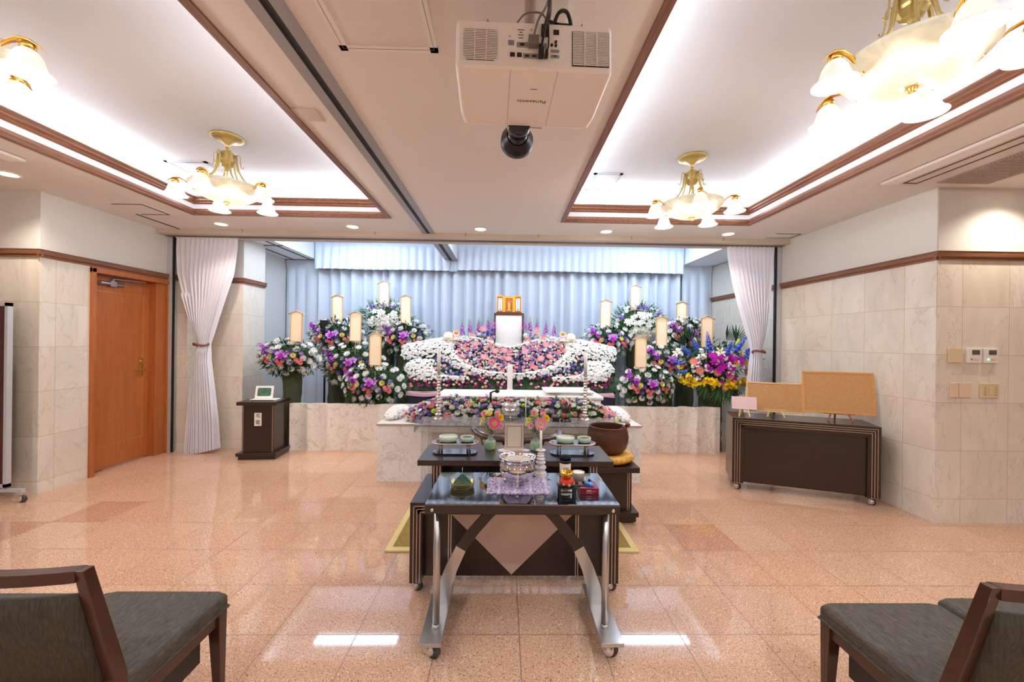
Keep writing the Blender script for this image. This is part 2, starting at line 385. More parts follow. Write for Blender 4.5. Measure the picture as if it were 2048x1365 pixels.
# metal posts at both ends of the opening
m = MB().box(-4.235, -4.175, 5.10, 5.16, 0, 2.72).box(-4.175, -4.155, 5.11, 5.13, 0, 2.72, m=1)
struct('trim_13', m, [M_alu, M_dark])
m = MB().box(3.49, 3.545, 5.08, 5.14, 0, 2.72).box(3.47, 3.49, 5.10, 5.13, 0, 2.72, m=1)
struct('trim_14', m, [M_alu, M_dark])
# soffit grille on the left of the alcove
m = MB().box(-3.55, -3.53, 5.23, 6.8, 2.762, 2.772).box(-3.27, -3.25, 5.23, 6.8, 2.762, 2.772)
for y in (5.75, 6.75): m.box(-3.68, -3.17, y, y+.02, 2.762, 2.772)
struct('trim_15', m, mat('slot_dark_metal', (70, 72, 78), .5, metal=.4))
# marble skirting panel in front of the altar, softly fluted
def skirt(u, v):
    x = -2.76+5.62*u; t = (x*2.55) % 1.0
    y = 5.21+.055*abs(math.sin((x+.12*math.sin(x*2.3))*PI/.31))**.8+.008*math.sin(x*19)
    return (x, y, .612*v-(.006*abs(math.sin(x*2.55*PI)) if v > .5 else 0))
m = MB().grid(skirt, 260, 1); m.grid(lambda u, v: (skirt(u, 1)[0], skirt(u, 1)[1]+.05*v, skirt(u, 1)[2]), 260, 1); m.grid(lambda u, v: (skirt(u, 0)[0], skirt(u, 1)[1]+.05, .6*v), 260, 1)
o = m.build('marble_skirt_panel', marble('cream_fluted_marble', (240, 235, 228), (176, 160, 148), 3.4)); tag(o, 'long low fluted cream marble panel standing in front of the flower stands', 'panel')
for x, y in DOWN+FILL_BACK:
    vis = (x, y) in DOWN
    if not vis: continue
    side = {-4.05: 'round lit ceiling downlight above the near left wall corner', 4.05: 'round ceiling downlight lighting the right corner wall beside the air conditioner',
            -3.28: 'round lit ceiling downlight above the left white drape', -1.78: 'round lit downlight near the left recess corner in front of the header rail',
            -.30: 'round lit ceiling downlight just right of the dark ceiling track end', 1.18: 'round lit downlight at the near left corner of the right ceiling recess', 2.64: 'round lit ceiling downlight behind the far right chandelier'}[x]
    t = thing('ceiling_downlight', side, 'downlight', (x, y, CEIL), group='recessed ceiling downlights')
    MB().lathe([(.062, -.001), (.078, -.001), (.08, -.006), (.066, -.009), (.062, -.001)], seg=32, cap=False).build('ring', M_white, t)
    MB().lathe([(.0001, -.004), (.063, -.004), (.063, -.001), (.0001, -.001)], seg=28, cap=False).build('lens', M_lamp, t)
for i, (x, y) in enumerate(TUBES):
    t = thing('tube_fitting', 'twin fluorescent tube fitting on the high alcove ceiling, %s' % ('left' if i == 0 else 'right'), 'lamp', (x, y, 3.07), group='twin tube fittings behind the header')
    MB().box(-.62, .62, -.09, .09, -.03, 0).build('housing', M_cwhite, t)
    for s in (-.05, .05): MB().cyl((-.6, s, -.045), (.6, s, -.045), .014, 12).build('tube', M_tube, t)
# ================================================================== door in the left wall
M_door = wood('orange_cherry_wood', (178, 104, 52), (164, 92, 44), 'Z', .6, .38)
M_brass = mat('polished_brass', (212, 170, 90), .22, metal=1)
M_steel = mat('satin_steel', (176, 178, 182), .3, metal=1)
M_chrome = mat('chrome', (226, 226, 230), .07, metal=1)
d = bpy.data.objects.new('door_1', None); COL.objects.link(d); d['kind'] = 'structure'; d.location = (-4.235, 4.17, 0)
m = MB().box(-.13, .025, 0, .045, 0, 2.15).box(-.13, .025, .915, .96, 0, 2.15).box(-.13, .025, .0, .96, 2.105, 2.162)
m.box(-.13, -.10, .045, .09, 0, 2.105).box(-.13, -.10, .86, .915, 0, 2.105)
m.box(-.13, .0, .78, .915, 0, 2.105)
m.build('door_frame', M_door, d, bevel=.003)
leaf = MB().box(-.125, -.085, .045, .80, .012, 2.10).build('door_leaf', M_door, d)
m = MB()
for (a, b, c, e) in ((.095, .70, 1.93, 1.936), (.095, .70, .262, .268)): m.box(-.0855, -.0835, a, b, c, e)
m.box(-.0855, -.0835, .698, .704, .262, 1.936)
m.build('inlay_line', mat('gilt_inlay', (216, 158, 60), .35, metal=.6), leaf)
h = MB().box(-.085, -.080, .655, .705, .98, 1.20).cyl((-.08, .68, 1.06), (-.035, .68, 1.06), .009).cyl((-.037, .69, 1.06), (-.037, .56, 1.06), .009).cyl((-.082, .68, 1.15), (-.066, .68, 1.15), .018, 16).build('door_handle', M_brass, leaf, bevel=.002)
MB().cyl((-.06, .16, 2.02), (-.06, .42, 2.02), .021, 14).box(-.085, -.04, .26, .33, 1.99, 2.05).box(-.07, -.05, .29, .31, 2.04, 2.07).cyl((-.06, .30, 2.075), (.01, .62, 2.085), .008, 8).build('door_closer', M_steel, d, bevel=.002)
struct('wall_behind_door', MB().box(-5.2, -5.1, 3.9, 5.2, 0, 2.76).box(-5.2, -4.37, 3.93, 3.95, 0, 2.76), M_pap)
# ================================================================== drapes, curtains, valances
def cloth(name, rgb, rough=.85, tl=.0):
    m, nt, b = new_mat(name); k = NT(nt); b.inputs['Base Color'].default_value = (*s2l(rgb), 1); b.inputs['Roughness'].default_value = rough
    b.inputs['Sheen Weight'].default_value = .2
    tc = k.n('ShaderNodeTexCoord'); n = k.noise(tc.outputs['Object'], 300, 2); bp = k.n('ShaderNodeBump'); bp.inputs['Strength'].default_value = .12; bp.inputs['Distance'].default_value = .003
    k.l(n, bp.inputs['Height']); k.l(bp.outputs[0], b.inputs['Normal'])
    if tl:
        tr = k.n('ShaderNodeBsdfTranslucent'); tr.inputs[0].default_value = (*s2l(rgb), 1); mx = k.n('ShaderNodeMixShader'); mx.inputs[0].default_value = tl
        out = nt.nodes['Material Output']; k.l(b.outputs[0], mx.inputs[1]); k.l(tr.outputs[0], mx.inputs[2]); k.l(mx.outputs[0], out.inputs[0])
    return m
M_drape = cloth('white_drape_cloth', (244, 243, 251), .8, .18)
M_blue = cloth('pale_blue_curtain_cloth', (204, 214, 230), .8)
def interp(tab, z):
    for i in range(len(tab)-1):
        a, b = tab[i], tab[i+1]
        if a[0] >= z >= b[0]:
            t = (a[0]-z)/(a[0]-b[0]+1e-9); return tuple(a[j]+(b[j]-a[j])*t for j in range(1, len(a)))
    return tab[-1][1:] if z < tab[-1][0] else tab[0][1:]
def drape(tab, y0, nf, seed, label, flatside):
    rnd = random.Random(seed); ph = [rnd.uniform(0, 6.28) for _ in range(4)]
    def fn(u, v):
        z = tab[0][0]+(tab[-1][0]-tab[0][0])*v
        l, r = interp(tab, z); wdt = r-l
        uu = u+.012*math.sin(9*u+ph[0])
        fold = math.sin(2*PI*nf*uu+ph[1])+.45*math.sin(2*PI*nf*2*uu+ph[2])
        amp = .006+.020*min(1, (tab[0][0]-z)/.5)+.02*max(0, (1.2-z))
        if abs(z-1.36) < .12: amp *= .5+.5*abs(z-1.36)/.12
        flat = .25 if (u < .2 if flatside < 0 else u > .8) and z > 2.0 else 1
        bulge = -.10*math.sin(PI*u)*max(0, 1-wdt/.5)
        return (l+wdt*u, y0+amp*fold*flat+bulge+.02, z-(.03*math.sin(3*u+1)*(z < .3)))
    t = thing('white_drape', label, 'drape', (0, 0, 0), group='white tied drapes at the alcove opening')
    o = MB().grid(fn, 150, 70).build('cloth', M_drape, t)
    l, r = interp(tab, 1.358); c = (l+r)/2; m = MB()
    w2 = (r-l)/2+.012
    for q in (0, 1):
        pts = []
        for i in range(49):
            a = 2*PI*i/48; pts.append((c+w2*math.cos(a), y0-.045+.062*math.sin(a), 1.358+.008*math.sin(a*10+q*PI)+.01*math.sin(a*2)))
        m.tube(pts, .0095, 6)
    m.build('tie_rope', mat('brown_braided_cord', (132, 74, 62), .6, bump=.5, bscale=200), t)
    MB().box(tab[0][1], tab[0][2], y0+.0, y0+.02, tab[0][0]-.01, tab[0][0]+.02).build('curtain_rail', M_white, t)
    return t
drape([(2.705, -4.135, -3.376), (2.55, -4.14, -3.385), (2.25, -4.12, -3.43), (1.98, -4.05, -3.52), (1.72, -3.965, -3.60), (1.5, -3.875, -3.665), (1.37, -3.842, -3.70), (1.345, -3.842, -3.70), (1.17, -3.875, -3.70), (.8, -3.925, -3.655), (.4, -3.95, -3.61), (.03, -3.965, -3.59)], 5.10, 13, 3,
      'long white drape tied with a brown cord, beside the wooden door', -1)
drape([(2.72, 2.85, 3.47), (2.55, 2.865, 3.46), (2.25, 2.93, 3.44), (1.98, 3.0, 3.41), (1.72, 3.08, 3.37), (1.5, 3.145, 3.33), (1.37, 3.175, 3.30), (1.345, 3.175, 3.30), (1.17, 3.16, 3.33), (.8, 3.125, 3.37), (.4, 3.10, 3.40), (.03, 3.08, 3.43)], 5.10, 11, 8,
      'long white drape tied with a brown cord, behind the cork boards', 1)
def curtain(x0, x1, y, ztop, zbot, per, seed, name='curtain', amp=.05, pinch=.12):
    rnd = random.Random(seed); n = max(2, round((x1-x0)/per))
    ed = [x0+(x1-x0)*(i+(rnd.uniform(-.22, .22) if 0 < i < n else 0))/n for i in range(n+1)]
    am = [rnd.uniform(.65, 1.25) for _ in range(n+1)]; sk = [rnd.uniform(.25, .5) for _ in range(n+1)]
    xs = []
    for i in range(n):
        for k in range(12): xs.append((ed[i]+(ed[i+1]-ed[i])*k/12, i, k/12))
    xs.append((ed[-1], n-1, 1.0)); vs = []; zs = [ztop, ztop-.06, ztop-.16, ztop-.4, ztop-1.0, (ztop+zbot)/2, zbot]
    for z in zs:
        for (x, i, t) in xs:
            a = amp*am[i]; s = sk[i]
            sh = math.sin(PI*min(1, t/(2*s)))**.8 if t < s else (math.cos(PI*.5*min(1, (t-s)/(1-s)*1.15)) if True else 0)
            if z > ztop-.1: sh = (abs(math.cos(PI*t))**4)*.8
            vs.append((x, y-a*sh*(.35+.65*min(1, (ztop-z)/.3)) , z))
    W = len(xs); f = [(j*W+i, j*W+i+1, (j+1)*W+i+1, (j+1)*W+i) for j in range(len(zs)-1) for i in range(W-1)]
    m = MB(); m.add(vs, f, True); return m
def ctag(o, label, g=None): return tag(o, label, 'curtain', g)
ctag(curtain(-3.68, -3.16, 6.82, 2.77, 0.01, .17, 4, amp=.055).build('blue_curtain', M_blue), 'narrow grey blue pleated curtain in the left back corner behind the leftmost flower stand')
ctag(curtain(-3.16, -.9, 6.86, 3.0, 0.01, .18, 5, amp=.12).build('blue_curtain', M_blue), 'wide pale blue pleated curtain behind the left group of flower stands')
ctag(curtain(-.9, 3.02, 6.86, 3.0, 0.01, .18, 6, amp=.12).build('blue_curtain', M_blue), 'wide pale blue pleated curtain behind the portrait frame and the right flower stands')
ctag(curtain(3.02, 3.535, 6.82, 2.77, 0.01, .15, 7, amp=.055).build('blue_curtain', M_blue), 'narrow grey blue pleated curtain in the right back corner behind the blue flowers')
def valance(x0, x1, y, z0, z1, per, label):
    n = round((x1-x0)/per); m = MB(); vs = []; W = n*10+1; zs = [(z1, 0), (z1-.07, .12), (z1-.09, .5), (z1-.2, 1.1), (z0, 1.7)]
    for (z, am) in zs:
        for i in range(W):
            t = (i % 10)/10; sh = (1-abs(2*t-1)**2.2)
            x = x0+(x1-x0)*i/(W-1)
            vs.append((x, y-.045*am*sh+.012*math.sin(x*5)*am, z-(0.012*(1-sh) if z == z0 else 0)+(.012*math.cos(t*2*PI) if z == z0 else 0)))
    f = [(j*W+i, j*W+i+1, (j+1)*W+i+1, (j+1)*W+i) for j in range(len(zs)-1) for i in range(W-1)]
    m.add(vs, f, True); o = m.build('valance', M_blue); tag(o, label, 'valance'); return o
valance(-3.14, -.92, 6.66, 2.60, 3.065, .127, 'pale blue box pleated valance left of the ceiling beam, above the curtains')
valance(-.80, 2.99, 6.66, 2.61, 3.065, .127, 'long pale blue box pleated valance right of the ceiling beam')
valance(-.93, -.79, 6.70, 2.60, 2.785, .07, 'narrow strip of pale blue valance under the end of the beam')
# ================================================================== chandeliers
M_gold = mat('pale_gold_brass', (206, 180, 112), .32, metal=.65)
M_goldd = mat('antique_gold', (208, 160, 78), .28, metal=1)
def lit_glass(name, rgb, es, glow=(255, 236, 205), veins=True):
    m, nt, b = new_mat(name); k = NT(nt); tc = k.n('ShaderNodeTexCoord')
    n = k.noise(tc.outputs['Object'], 9, 4, .6, 1.5)
    c = k.mix(k.ramp(n, .35, .7, 0, 1), s2l(rgb), s2l(tuple(int(x*.9) for x in rgb)))
    k.l(c, b.inputs['Base Color']); b.inputs['Roughness'].default_value = .28
    b.inputs['Emission Color'].default_value = (*s2l(glow), 1); k.l(k.ramp(n, .3, .8, es, es*.6), b.inputs['Emission Strength'])
    return m
M_shade = lit_glass('lit_opal_glass', (216, 212, 204), .5); M_bowl = lit_glass('alabaster_glass', (188, 176, 150), .28, (255, 238, 205))
M_bulb = mat('lit_bulb', (255, 255, 255), .3, emit=(255, 226, 190), es=14)
def make_chandelier():
    t = thing('chandelier', 'x', 'chandelier', (0, 0, 3.08))
    MB().lathe([(.108, 0), (.114, -.007), (.108, -.017), (.084, -.022), (.056, -.026), (.044, -.038), (.026, -.056), (.014, -.074), (.012, -.10), (.024, -.108), (.012, -.114)], seg=72, wav=lambda a, j: .07*abs(math.sin(a*12)) if 0 < j < 5 else 0).build('ceiling_canopy', M_gold, t)
    MB().lathe([(.012, -.112), (.04, -.124), (.052, -.14), (.054, -.185), (.05, -.20), (.056, -.206), (.052, -.214), (.04, -.235), (.018, -.246), (.012, -.26), (.016, -.27), (.008, -.28), (.007, -.40), (.014, -.41), (.0001, -.416)], seg=8, smooth=False).build('hub', M_gold, t)
    for i in range(6):
        a = 2*PI*i/6+.3; ca, sa = math.cos(a), math.sin(a)
        P = [(.052, -.15), (.062, -.142), (.066, -.17), (.068, -.21), (.080, -.27), (.112, -.33), (.165, -.375), (.225, -.405), (.25, -.412)]
        o = MB().tube([(r*ca, r*sa, z) for r, z in P], [.0075, .0075, .0085, .0085, .0075, .0066, .006, .0055, .005], 8)
        Q = [(.066, -.15), (.078, -.132), (.09, -.15), (.092, -.20), (.098, -.235), (.108, -.244), (.116, -.236), (.113, -.228)]
        o.tube([(r*ca, r*sa, z) for r, z in Q], .0036, 6)
        o.build('rod', M_gold, t)
    MB().lathe([(.255, -.405), (.258, -.412), (.25, -.43), (.222, -.462), (.178, -.492), (.125, -.514), (.065, -.528), (.0001, -.532), (.0001, -.524), (.06, -.52), (.12, -.506), (.17, -.484), (.213, -.456), (.24, -.427), (.247, -.41), (.255, -.405)], seg=48, cap=False).build('glass_bowl', M_bowl, t)
    MB().lathe([(.016, -.528), (.022, -.535), (.014, -.543), (.016, -.549), (.0001, -.557)], seg=16).build('finial', M_goldd, t)
    for i in range(5):
        a = 2*PI*i/5; M = Matrix.Rotation(a, 4, 'Z')
        arm = MB(); P = [(.205, -.475), (.235, -.44), (.27, -.405), (.305, -.388), (.34, -.392), (.372, -.412), (.39, -.43)]
        arm.tube([(r, 0, z) for r, z in P], [.003, .008, .012, .015, .014, .008, .002], 8, M=M, sx=1.2, sy=.45)
        arm.lathe([(.022, -.432), (.026, -.428), (.026, -.412), (.020, -.402), (.008, -.396)], (.33, 0, 0), 16, M=M)
        ar = arm.build('arm', M_goldd, t)
        MB().lathe([(.026, -.43), (.034, -.438), (.046, -.458), (.052, -.478), (.058, -.498), (.070, -.515), (.084, -.524), (.082, -.527), (.066, -.518), (.054, -.50), (.048, -.478), (.042, -.460), (.030, -.441), (.024, -.434)], (.33, 0, 0), 28, M=M, cap=False).build('glass_shade', M_shade, ar)
        MB().ball((.33, 0, -.478), (.022, .022, .03), M=M).build('bulb', M_bulb, ar)
    return t
ch0 = make_chandelier()
CH = [((1.62, 3.48), 40, 'brass chandelier with opal glass bells, far one in the right ceiling recess'), ((-2.27, 3.30), 61, 'brass chandelier with opal glass bells, far one in the left ceiling recess'),
      ((1.71, 1.67), 36, 'near right brass chandelier cut by the top edge, large alabaster glass bowl'), ((-2.33, 1.62), 18, 'near left brass chandelier, only two or three lit glass bells in view')]
for i, ((x, y), a, lb) in enumerate(CH):
    c = ch0 if i == 0 else copy_tree(ch0)
    c.location = (x, y, 3.08); c.rotation_euler = (0, 0, math.radians(a)); tag(c, lb, 'chandelier', 'brass chandeliers in the ceiling recesses')
    light('chandelier_glow', 'POINT', (x, y, 2.46), 0.8, (1, .92, .8), shadow_soft_size=.12)
    for q in range(5):
        b = math.radians(a)+2*PI*q/5
        light('bell_lamp_glow', 'POINT', (x+.33*math.cos(b), y+.33*math.sin(b), 2.50), 5.0, (1, .94, .88), shadow_soft_size=.03)
# ================================================================== projector
M_pw = mat('projector_white', (246, 244, 242), .45, bump=.05, bscale=400)
M_pg = mat('port_grey', (150, 150, 150), .4, metal=.3); M_blk = mat('black_plastic', (22, 22, 24), .35)
pj = thing('projector', 'white ceiling projector seen from behind and below, vents, ports and dangling cables', 'projector', (.0843, 1.2646, 2.3089), rot=(-.0589, 0, .0323))
def rr(w, h, r, n=5, cx=0, cy=0):
    p = []
    for (sx, sy, a0) in ((1, 1, 0), (-1, 1, 90), (-1, -1, 180), (1, -1, 270)):
        for i in range(n+1):
            a = math.radians(a0+90*i/n); p.append((cx+sx*(w/2-r)+r*math.cos(a), cy+sy*(h/2-r)+r*math.sin(a)))
    return p
L_, H_ = .332, .162
def bodyring(y, ix, iz, r): return [(x, y, z) for x, z in rr(.5-2*ix, H_-2*iz, r, 4, 0, H_/2)]
m = MB(); rings = [bodyring(0, .012, .010, .012), bodyring(.006, .003, .002, .014), bodyring(.02, 0, 0, .014), bodyring(.24, 0, 0, .014), bodyring(.30, .006, .003, .016), bodyring(.32, .02, .012, .02), bodyring(L_, .05, .03, .02)]
n = len(rings[0]); vs = [p for r_ in rings for p in r_]; fs = [(j*n+i, j*n+(i+1) % n, (j+1)*n+(i+1) % n, (j+1)*n+i) for j in range(len(rings)-1) for i in range(n)]
fs += [tuple(range(n)), tuple((len(rings)-1)*n+i for i in reversed(range(n)))]
m.add(vs, fs, False); m.build('case', M_pw, pj)
def grille(cx, w, h, oct_, nl, nv):
    g = MB(); zc = H_/2-.004
    g.box(cx-w/2-.002, cx+w/2+.002, -.001, .002, zc-h/2-.002, zc+h/2+.002, m=1) if not oct_ else g.prism([(x, z) for x, z in [(-.4, .5), (.4, .5), (.5, .36), (.5, -.36), (.4, -.5), (-.4, -.5), (-.5, -.36), (-.5, .36)]], -.002, .001, TR(cx, 0, zc) @ R('X', 90) @ Matrix.Diagonal((w, h, 1, 1)), m=1)
    for i in range(nl):
        z = zc-h/2+h*(i+.5)/nl; g.box(cx-w/2, cx+w/2, -.0035, -.001, z-.0012, z+.0012)
    for i in range(1, nv): x = cx-w/2+w*i/nv; g.box(x-.0012, x+.0012, -.0055, -.001, zc-h/2, zc+h/2)
    return g
grille(-.172, .108, .104, True, 19, 3).build('fan_grille', [M_pw, mat('vent_shadow_grey', (34, 32, 31), .9)], pj)
grille(.178, .116, .112, False, 21, 3).build('exhaust_grille', [M_pw, MATS['vent_shadow_grey']], pj)
m = MB().box(-.095, .094, -.0015, .002, .012, .150); m.box(-.094, .094, -.0025, -.001, .148, .151).box(.02, .093, -.003, 0, .100, .146); pn = m.build('port_panel', M_pw, pj)
def port(b, mt, y=-.0045): return MB().box(b[0], b[1], y, .0, b[2], b[3]).build('port', mt, pn, bevel=.0006)
for b in ((-.058, .038, .072, .088),): port(b, M_pg, -.004)
for b in ((-.048, -.034, .077, .084), (.012, .026, .077, .084), (-.079, -.064, .040, .052), (-.057, -.042, .040, .052), (.058, .076, .118, .133), (-.032, -.018, .040, .046), (-.010, .004, .040, .046)): port(b, M_blk, -.006)
port((-.037, .030, .036, .052), M_pg, -.0045)
port((-.085, -.066, .078, .094), mat('label_blue_grey', (130, 136, 160), .5), -.003)
for b, mt in (((.050, .077, .060, .068), M_pg), ((.050, .077, .042, .050), M_pg)): port(b, mt, -.005)
port((.058, .069, .0435, .0485), mat('vga_blue', (60, 84, 170), .4), -.0062)
for x, z in ((.053, .083), (.066, .094), (.066, .082)): MB().cyl((x, -.006, z), (x, 0, z), .0042, 12).build('jack', M_blk, pn)
for x, z in ((-.15, .156), (.15, .156), (-.012, .132)): MB().cyl((x, -.004, z), (x, .001, z), .003, 8).build('screw', M_steel, pj)
def text(body, size, parent, loc, rot, mt, name='lettering', ext=.0004, ax='CENTER'):
    cu = bpy.data.curves.new(name, 'FONT'); cu.body = body; cu.size = size; cu.extrude = ext; cu.align_x = ax; cu.align_y = 'CENTER'; cu.resolution_u = 3
    o = bpy.data.objects.new(name, cu); COL.objects.link(o); bpy.context.view_layer.update()
    me = bpy.data.meshes.new_from_object(o); bpy.data.objects.remove(o); me.materials.clear(); me.materials.append(mt)
    o = bpy.data.objects.new(name, me); COL.objects.link(o); o.parent = parent; o.location = loc; o.rotation_euler = rot; return o
M_ink = mat('grey_print', (92, 88, 88), .5)
t1 = text('Panasonic', .0235, pj, (.004, .150, -.0006), (PI, 0, 0), M_ink); t1.rotation_euler = (0, PI, 0) ; t1.rotation_euler = (PI, 0, PI)
for v_ in t1.data.vertices: v_.co.x *= 1.12; v_.co.y *= .95
t2 = text('PT-EZ590', .008, pj, (.006, .085, -.0006), (PI, 0, PI), M_ink)
bpy.data.objects.remove(t2)
m = MB().box(-.077, -.0765, .0, .29, -.0012, .0005).box(.073, .0735, .0, .29, -.0012, .0005).box(-.006, .018, .086, .088, -.0012, .0005).box(-.07, .06, .306, .3075, -.0012, .0008)
m.build('seam', mat('seam_line', (120, 100, 92), .7), pj)
for (x, z, w_) in ((-.045, .130, .022), (-.045, .122, .010), (-.045, .113, .018), (-.045, .103, .014), (-.08, .107, .005)): MB().box(x-w_/2, x+w_/2, -.0022, -.0012, z-.0012, z+.0012).build('print_line', M_ink, pn)
LM = TR(-.028, L_-.03, .026) @ R('X', -90)
MB().lathe([(.047, .0), (.047, .05), (.042, .054), (.040, .11), (.045, .112), (.045, .125)], seg=32, M=LM).build('lens_barrel', mat('lens_grey_metal', (70, 76, 84), .25, metal=.8), pj)
MB().lathe([(.045, .105), (.068, .135), (.070, .165), (.066, .168), (.058, .145), (.04, .13), (.0001, .128)], seg=40, M=LM, cap=False).build('lens_hood', M_blk, pj)
# mount on top and cables
m = MB().box(-.19, -.06, .05, .10, .168, .20).box(-.16, .14, .06, .28, .162, .17).lathe([(.06, .17), (.055, .20), (.03, .205)], (.03, .16, 0), 24).cyl((.0, .16, .2), (.0, .16, .50), .022, 20)
m.build('ceiling_bracket', mat('bracket_grey', (176, 160, 150), .4), pj)
def smooth(P, n=6):
    P = [Vector(p) for p in P]; out = []
    for i in range(len(P)-1):
        a, b, c, d = P[max(i-1, 0)], P[i], P[i+1], P[min(i+2, len(P)-1)]
        for k in range(n):
            t = k/n; out.append(.5*((2*b)+(c-a)*t+(2*a-5*b+4*c-d)*t*t+(3*b-a-3*c+d)*t**3))
    out.append(P[-1]); return out
def cable(P, r, mt, par=pj, plug=None):
    o = MB().tube(smooth(P), r, 8)
    if plug: o.box(*plug)
    return o.build('cable', mt, par)
M_gc = mat('grey_cable', (120, 116, 112), .5)
cable([(-.007, -.012, .085), (-.004, -.03, .10), (.008, -.035, .14), (.03, -.02, .19), (.05, .05, .30), (.055, .12, .46)], .0035, M_gc, plug=(-.022, .010, -.024, -.004, .068, .098))
cable([(.018, -.008, .050), (.020, -.028, .07), (.028, -.04, .11), (.036, -.03, .16), (.045, .0, .22), (.055, .1, .46)], .004, M_blk, plug=(.010, .026, -.022, -.004, .034, .062))
cable([(.036, -.010, .048), (.040, -.022, .07), (.038, -.035, .10), (.034, -.03, .15), (.045, .02, .24), (.06, .11, .46)], .0025, M_blk, plug=(.031, .040, -.018, -.004, .036, .058))
cable([(.030, -.015, .12), (.032, -.03, .135), (.042, -.02, .17), (.05, .03, .25), (.05, .1, .46)], .0065, M_blk, plug=(.018, .042, -.024, -.004, .108, .134))
cable([(-.06, .02, .166), (-.03, -.01, .178), (.02, .0, .19), (.05, .04, .2), (.06, .06, .3)], .003, M_gc)
cable([(.06, .02, .165), (.075, -.005, .19), (.10, .0, .20), (.115, .01, .175), (.12, .03, .166)], .006, M_blk)
cable([(.05, .03, .19), (.08, .02, .172), (.12, .02, .168), (.13, .05, .168)], .006, M_blk)
struct('trim_16', MB().box(-.13, .22, 1.2, 1.75, 2.70, 2.762), M_ceil)
# ================================================================== air conditioners, vents, hatches
M_ac = mat('beige_ac_plastic', (214, 204, 196), .45)
def ac(name, label, cx, cy, sx, sy, grx):
    t = thing(name, label, 'air conditioner', (cx, cy, 2.735))
    m = MB(); r0 = [(-sx/2, -sy/2), (sx/2, -sy/2), (sx/2, sy/2), (-sx/2, sy/2)]
    vs = [(x, y, .02) for x, y in r0]+[(x, y, .002) for x, y in r0]+[(x*(1-.06/sx*2), y*(1-.06/sy*2), -.018) for x, y in r0]
    m.add(vs, [(i, (i+1) % 4, 4+(i+1) % 4, 4+i) for i in range(4)]+[(4+i, 4+(i+1) % 4, 8+(i+1) % 4, 8+i) for i in range(4)]+[(8, 9, 10, 11)])
    m.build('panel', M_ac, t, bevel=.008)
    for s in grx:
        MB().box(s-.055, s-.045, -sy/2+.1, sy/2-.1, -.022, -.016).box(s+.045, s+.055, -sy/2+.1, sy/2-.1, -.022, -.016).box(s-.055, s+.055, sy/2-.108, sy/2-.1, -.022, -.016).build('louvre_slot', mat('dark_slot_brown', (74, 56, 46), .6), t)
    return t
A = ac('ceiling_air_conditioner', 'large flat beige ceiling air conditioner cassette in the right corner', 3.42, 2.67, .86, .98, (-.29,))
g = MB().box(-.11, .30, -.36, .36, -.024, -.018)
for i in range(36): y = -.35+.7*i/35; g.box(-.10, .29, y-.004, y+.004, -.028, -.023, m=1)
g.build('intake_grille', [mat('grille_brown_grey', (150, 134, 124), .6), mat('grille_rib', (186, 172, 160), .6)], A)
ac('ceiling_air_conditioner', 'flat beige ceiling air conditioner cassette cut by the left picture edge', -4.0, 2.62, .86, .86, (.27,))
def hatch(x0, x1, y0, y1, z, label, w=.03, fill=M_ceil, frm=M_white, cat='hatch'):
    t = thing('ceiling_hatch', label, cat, ((x0+x1)/2, (y0+y1)/2, z)); X, Y = (x1-x0)/2, (y1-y0)/2
    MB().box(-X, X, -Y, -Y+w, -.008, 0).box(-X, X, Y-w, Y, -.008, 0).box(-X, -X+w, -Y, Y, -.008, 0).box(X-w, X, -Y, Y, -.008, 0).box(-X+w*.45, X-w*.45, -Y+w*.4, -Y+w*.45+.002, -.0085, 0, m=1).box(-X+w*.45, X-w*.45, Y-w*.45-.002, Y-w*.45, -.0085, 0, m=1).box(X-w*.45-.002, X-w*.45, -Y+w*.4, Y-w*.4, -.0085, 0, m=1).box(-X+w*.45, -X+w*.45+.002, -Y+w*.4, Y-w*.4, -.0085, 0, m=1).build('frame', [frm, mat('frame_groove', (120, 112, 108), .6)], t)
    MB().box(-X+w, X-w, -Y+w, Y-w, -.003, 0).build('panel', fill, t)
hatch(-.752, -.316, 1.386, 1.822, CEIL, 'square ceiling inspection hatch with white frame near the projector', .034)
hatch(-3.17, -2.78, 3.76, 4.18, 3.08, 'white framed hatch in the left recess ceiling behind the chandelier', .03, M_cwhite, mat('pale_grey_frame', (190, 196, 206), .5))
hatch(.84, 1.12, 3.84, 4.27, 3.08, 'white framed hatch in the right recess ceiling near its left edge', .03, M_cwhite, MATS['pale_grey_frame'])
t = thing('ceiling_vent', 'plain square beige blanking plate on the ceiling left of the dark track', 'ceiling plate', (-1.17, 2.36, CEIL))
MB().box(-.078, .078, -.066, .066, -.006, 0).build('plate', mat('beige_plate', (206, 192, 178), .5), t, bevel=.002)
def dvent(x, y, sx, sy, label):
    t = thing('ceiling_vent', label, 'vent', (x, y, CEIL))
    MB().box(-sx/2, sx/2, -sy/2, sy/2, -.004, 0).build('frame', M_ceil, t)
    MB().box(-sx/2+.03, sx/2-.03, -sy/2+.03, -sy/2+.045, -.006, -.003).box(sx/2-.045, sx/2-.03, -sy/2+.03, sy/2-.03, -.006, -.003).box(-sx/2+.03, sx/2-.03, sy/2-.045, sy/2-.03, -.006, -.003).build('slot', M_dark, t)
dvent(-3.74, 4.19, .36, .40, 'square slotted ceiling vent above the wooden door')
dvent(3.33, 4.76, .36, .26, 'square slotted ceiling vent in the right corner near the header rail')
struct('trim_17', MB().box(-3.96, -3.945, 4.36, 4.93, 2.755, 2.7605), M_dark)
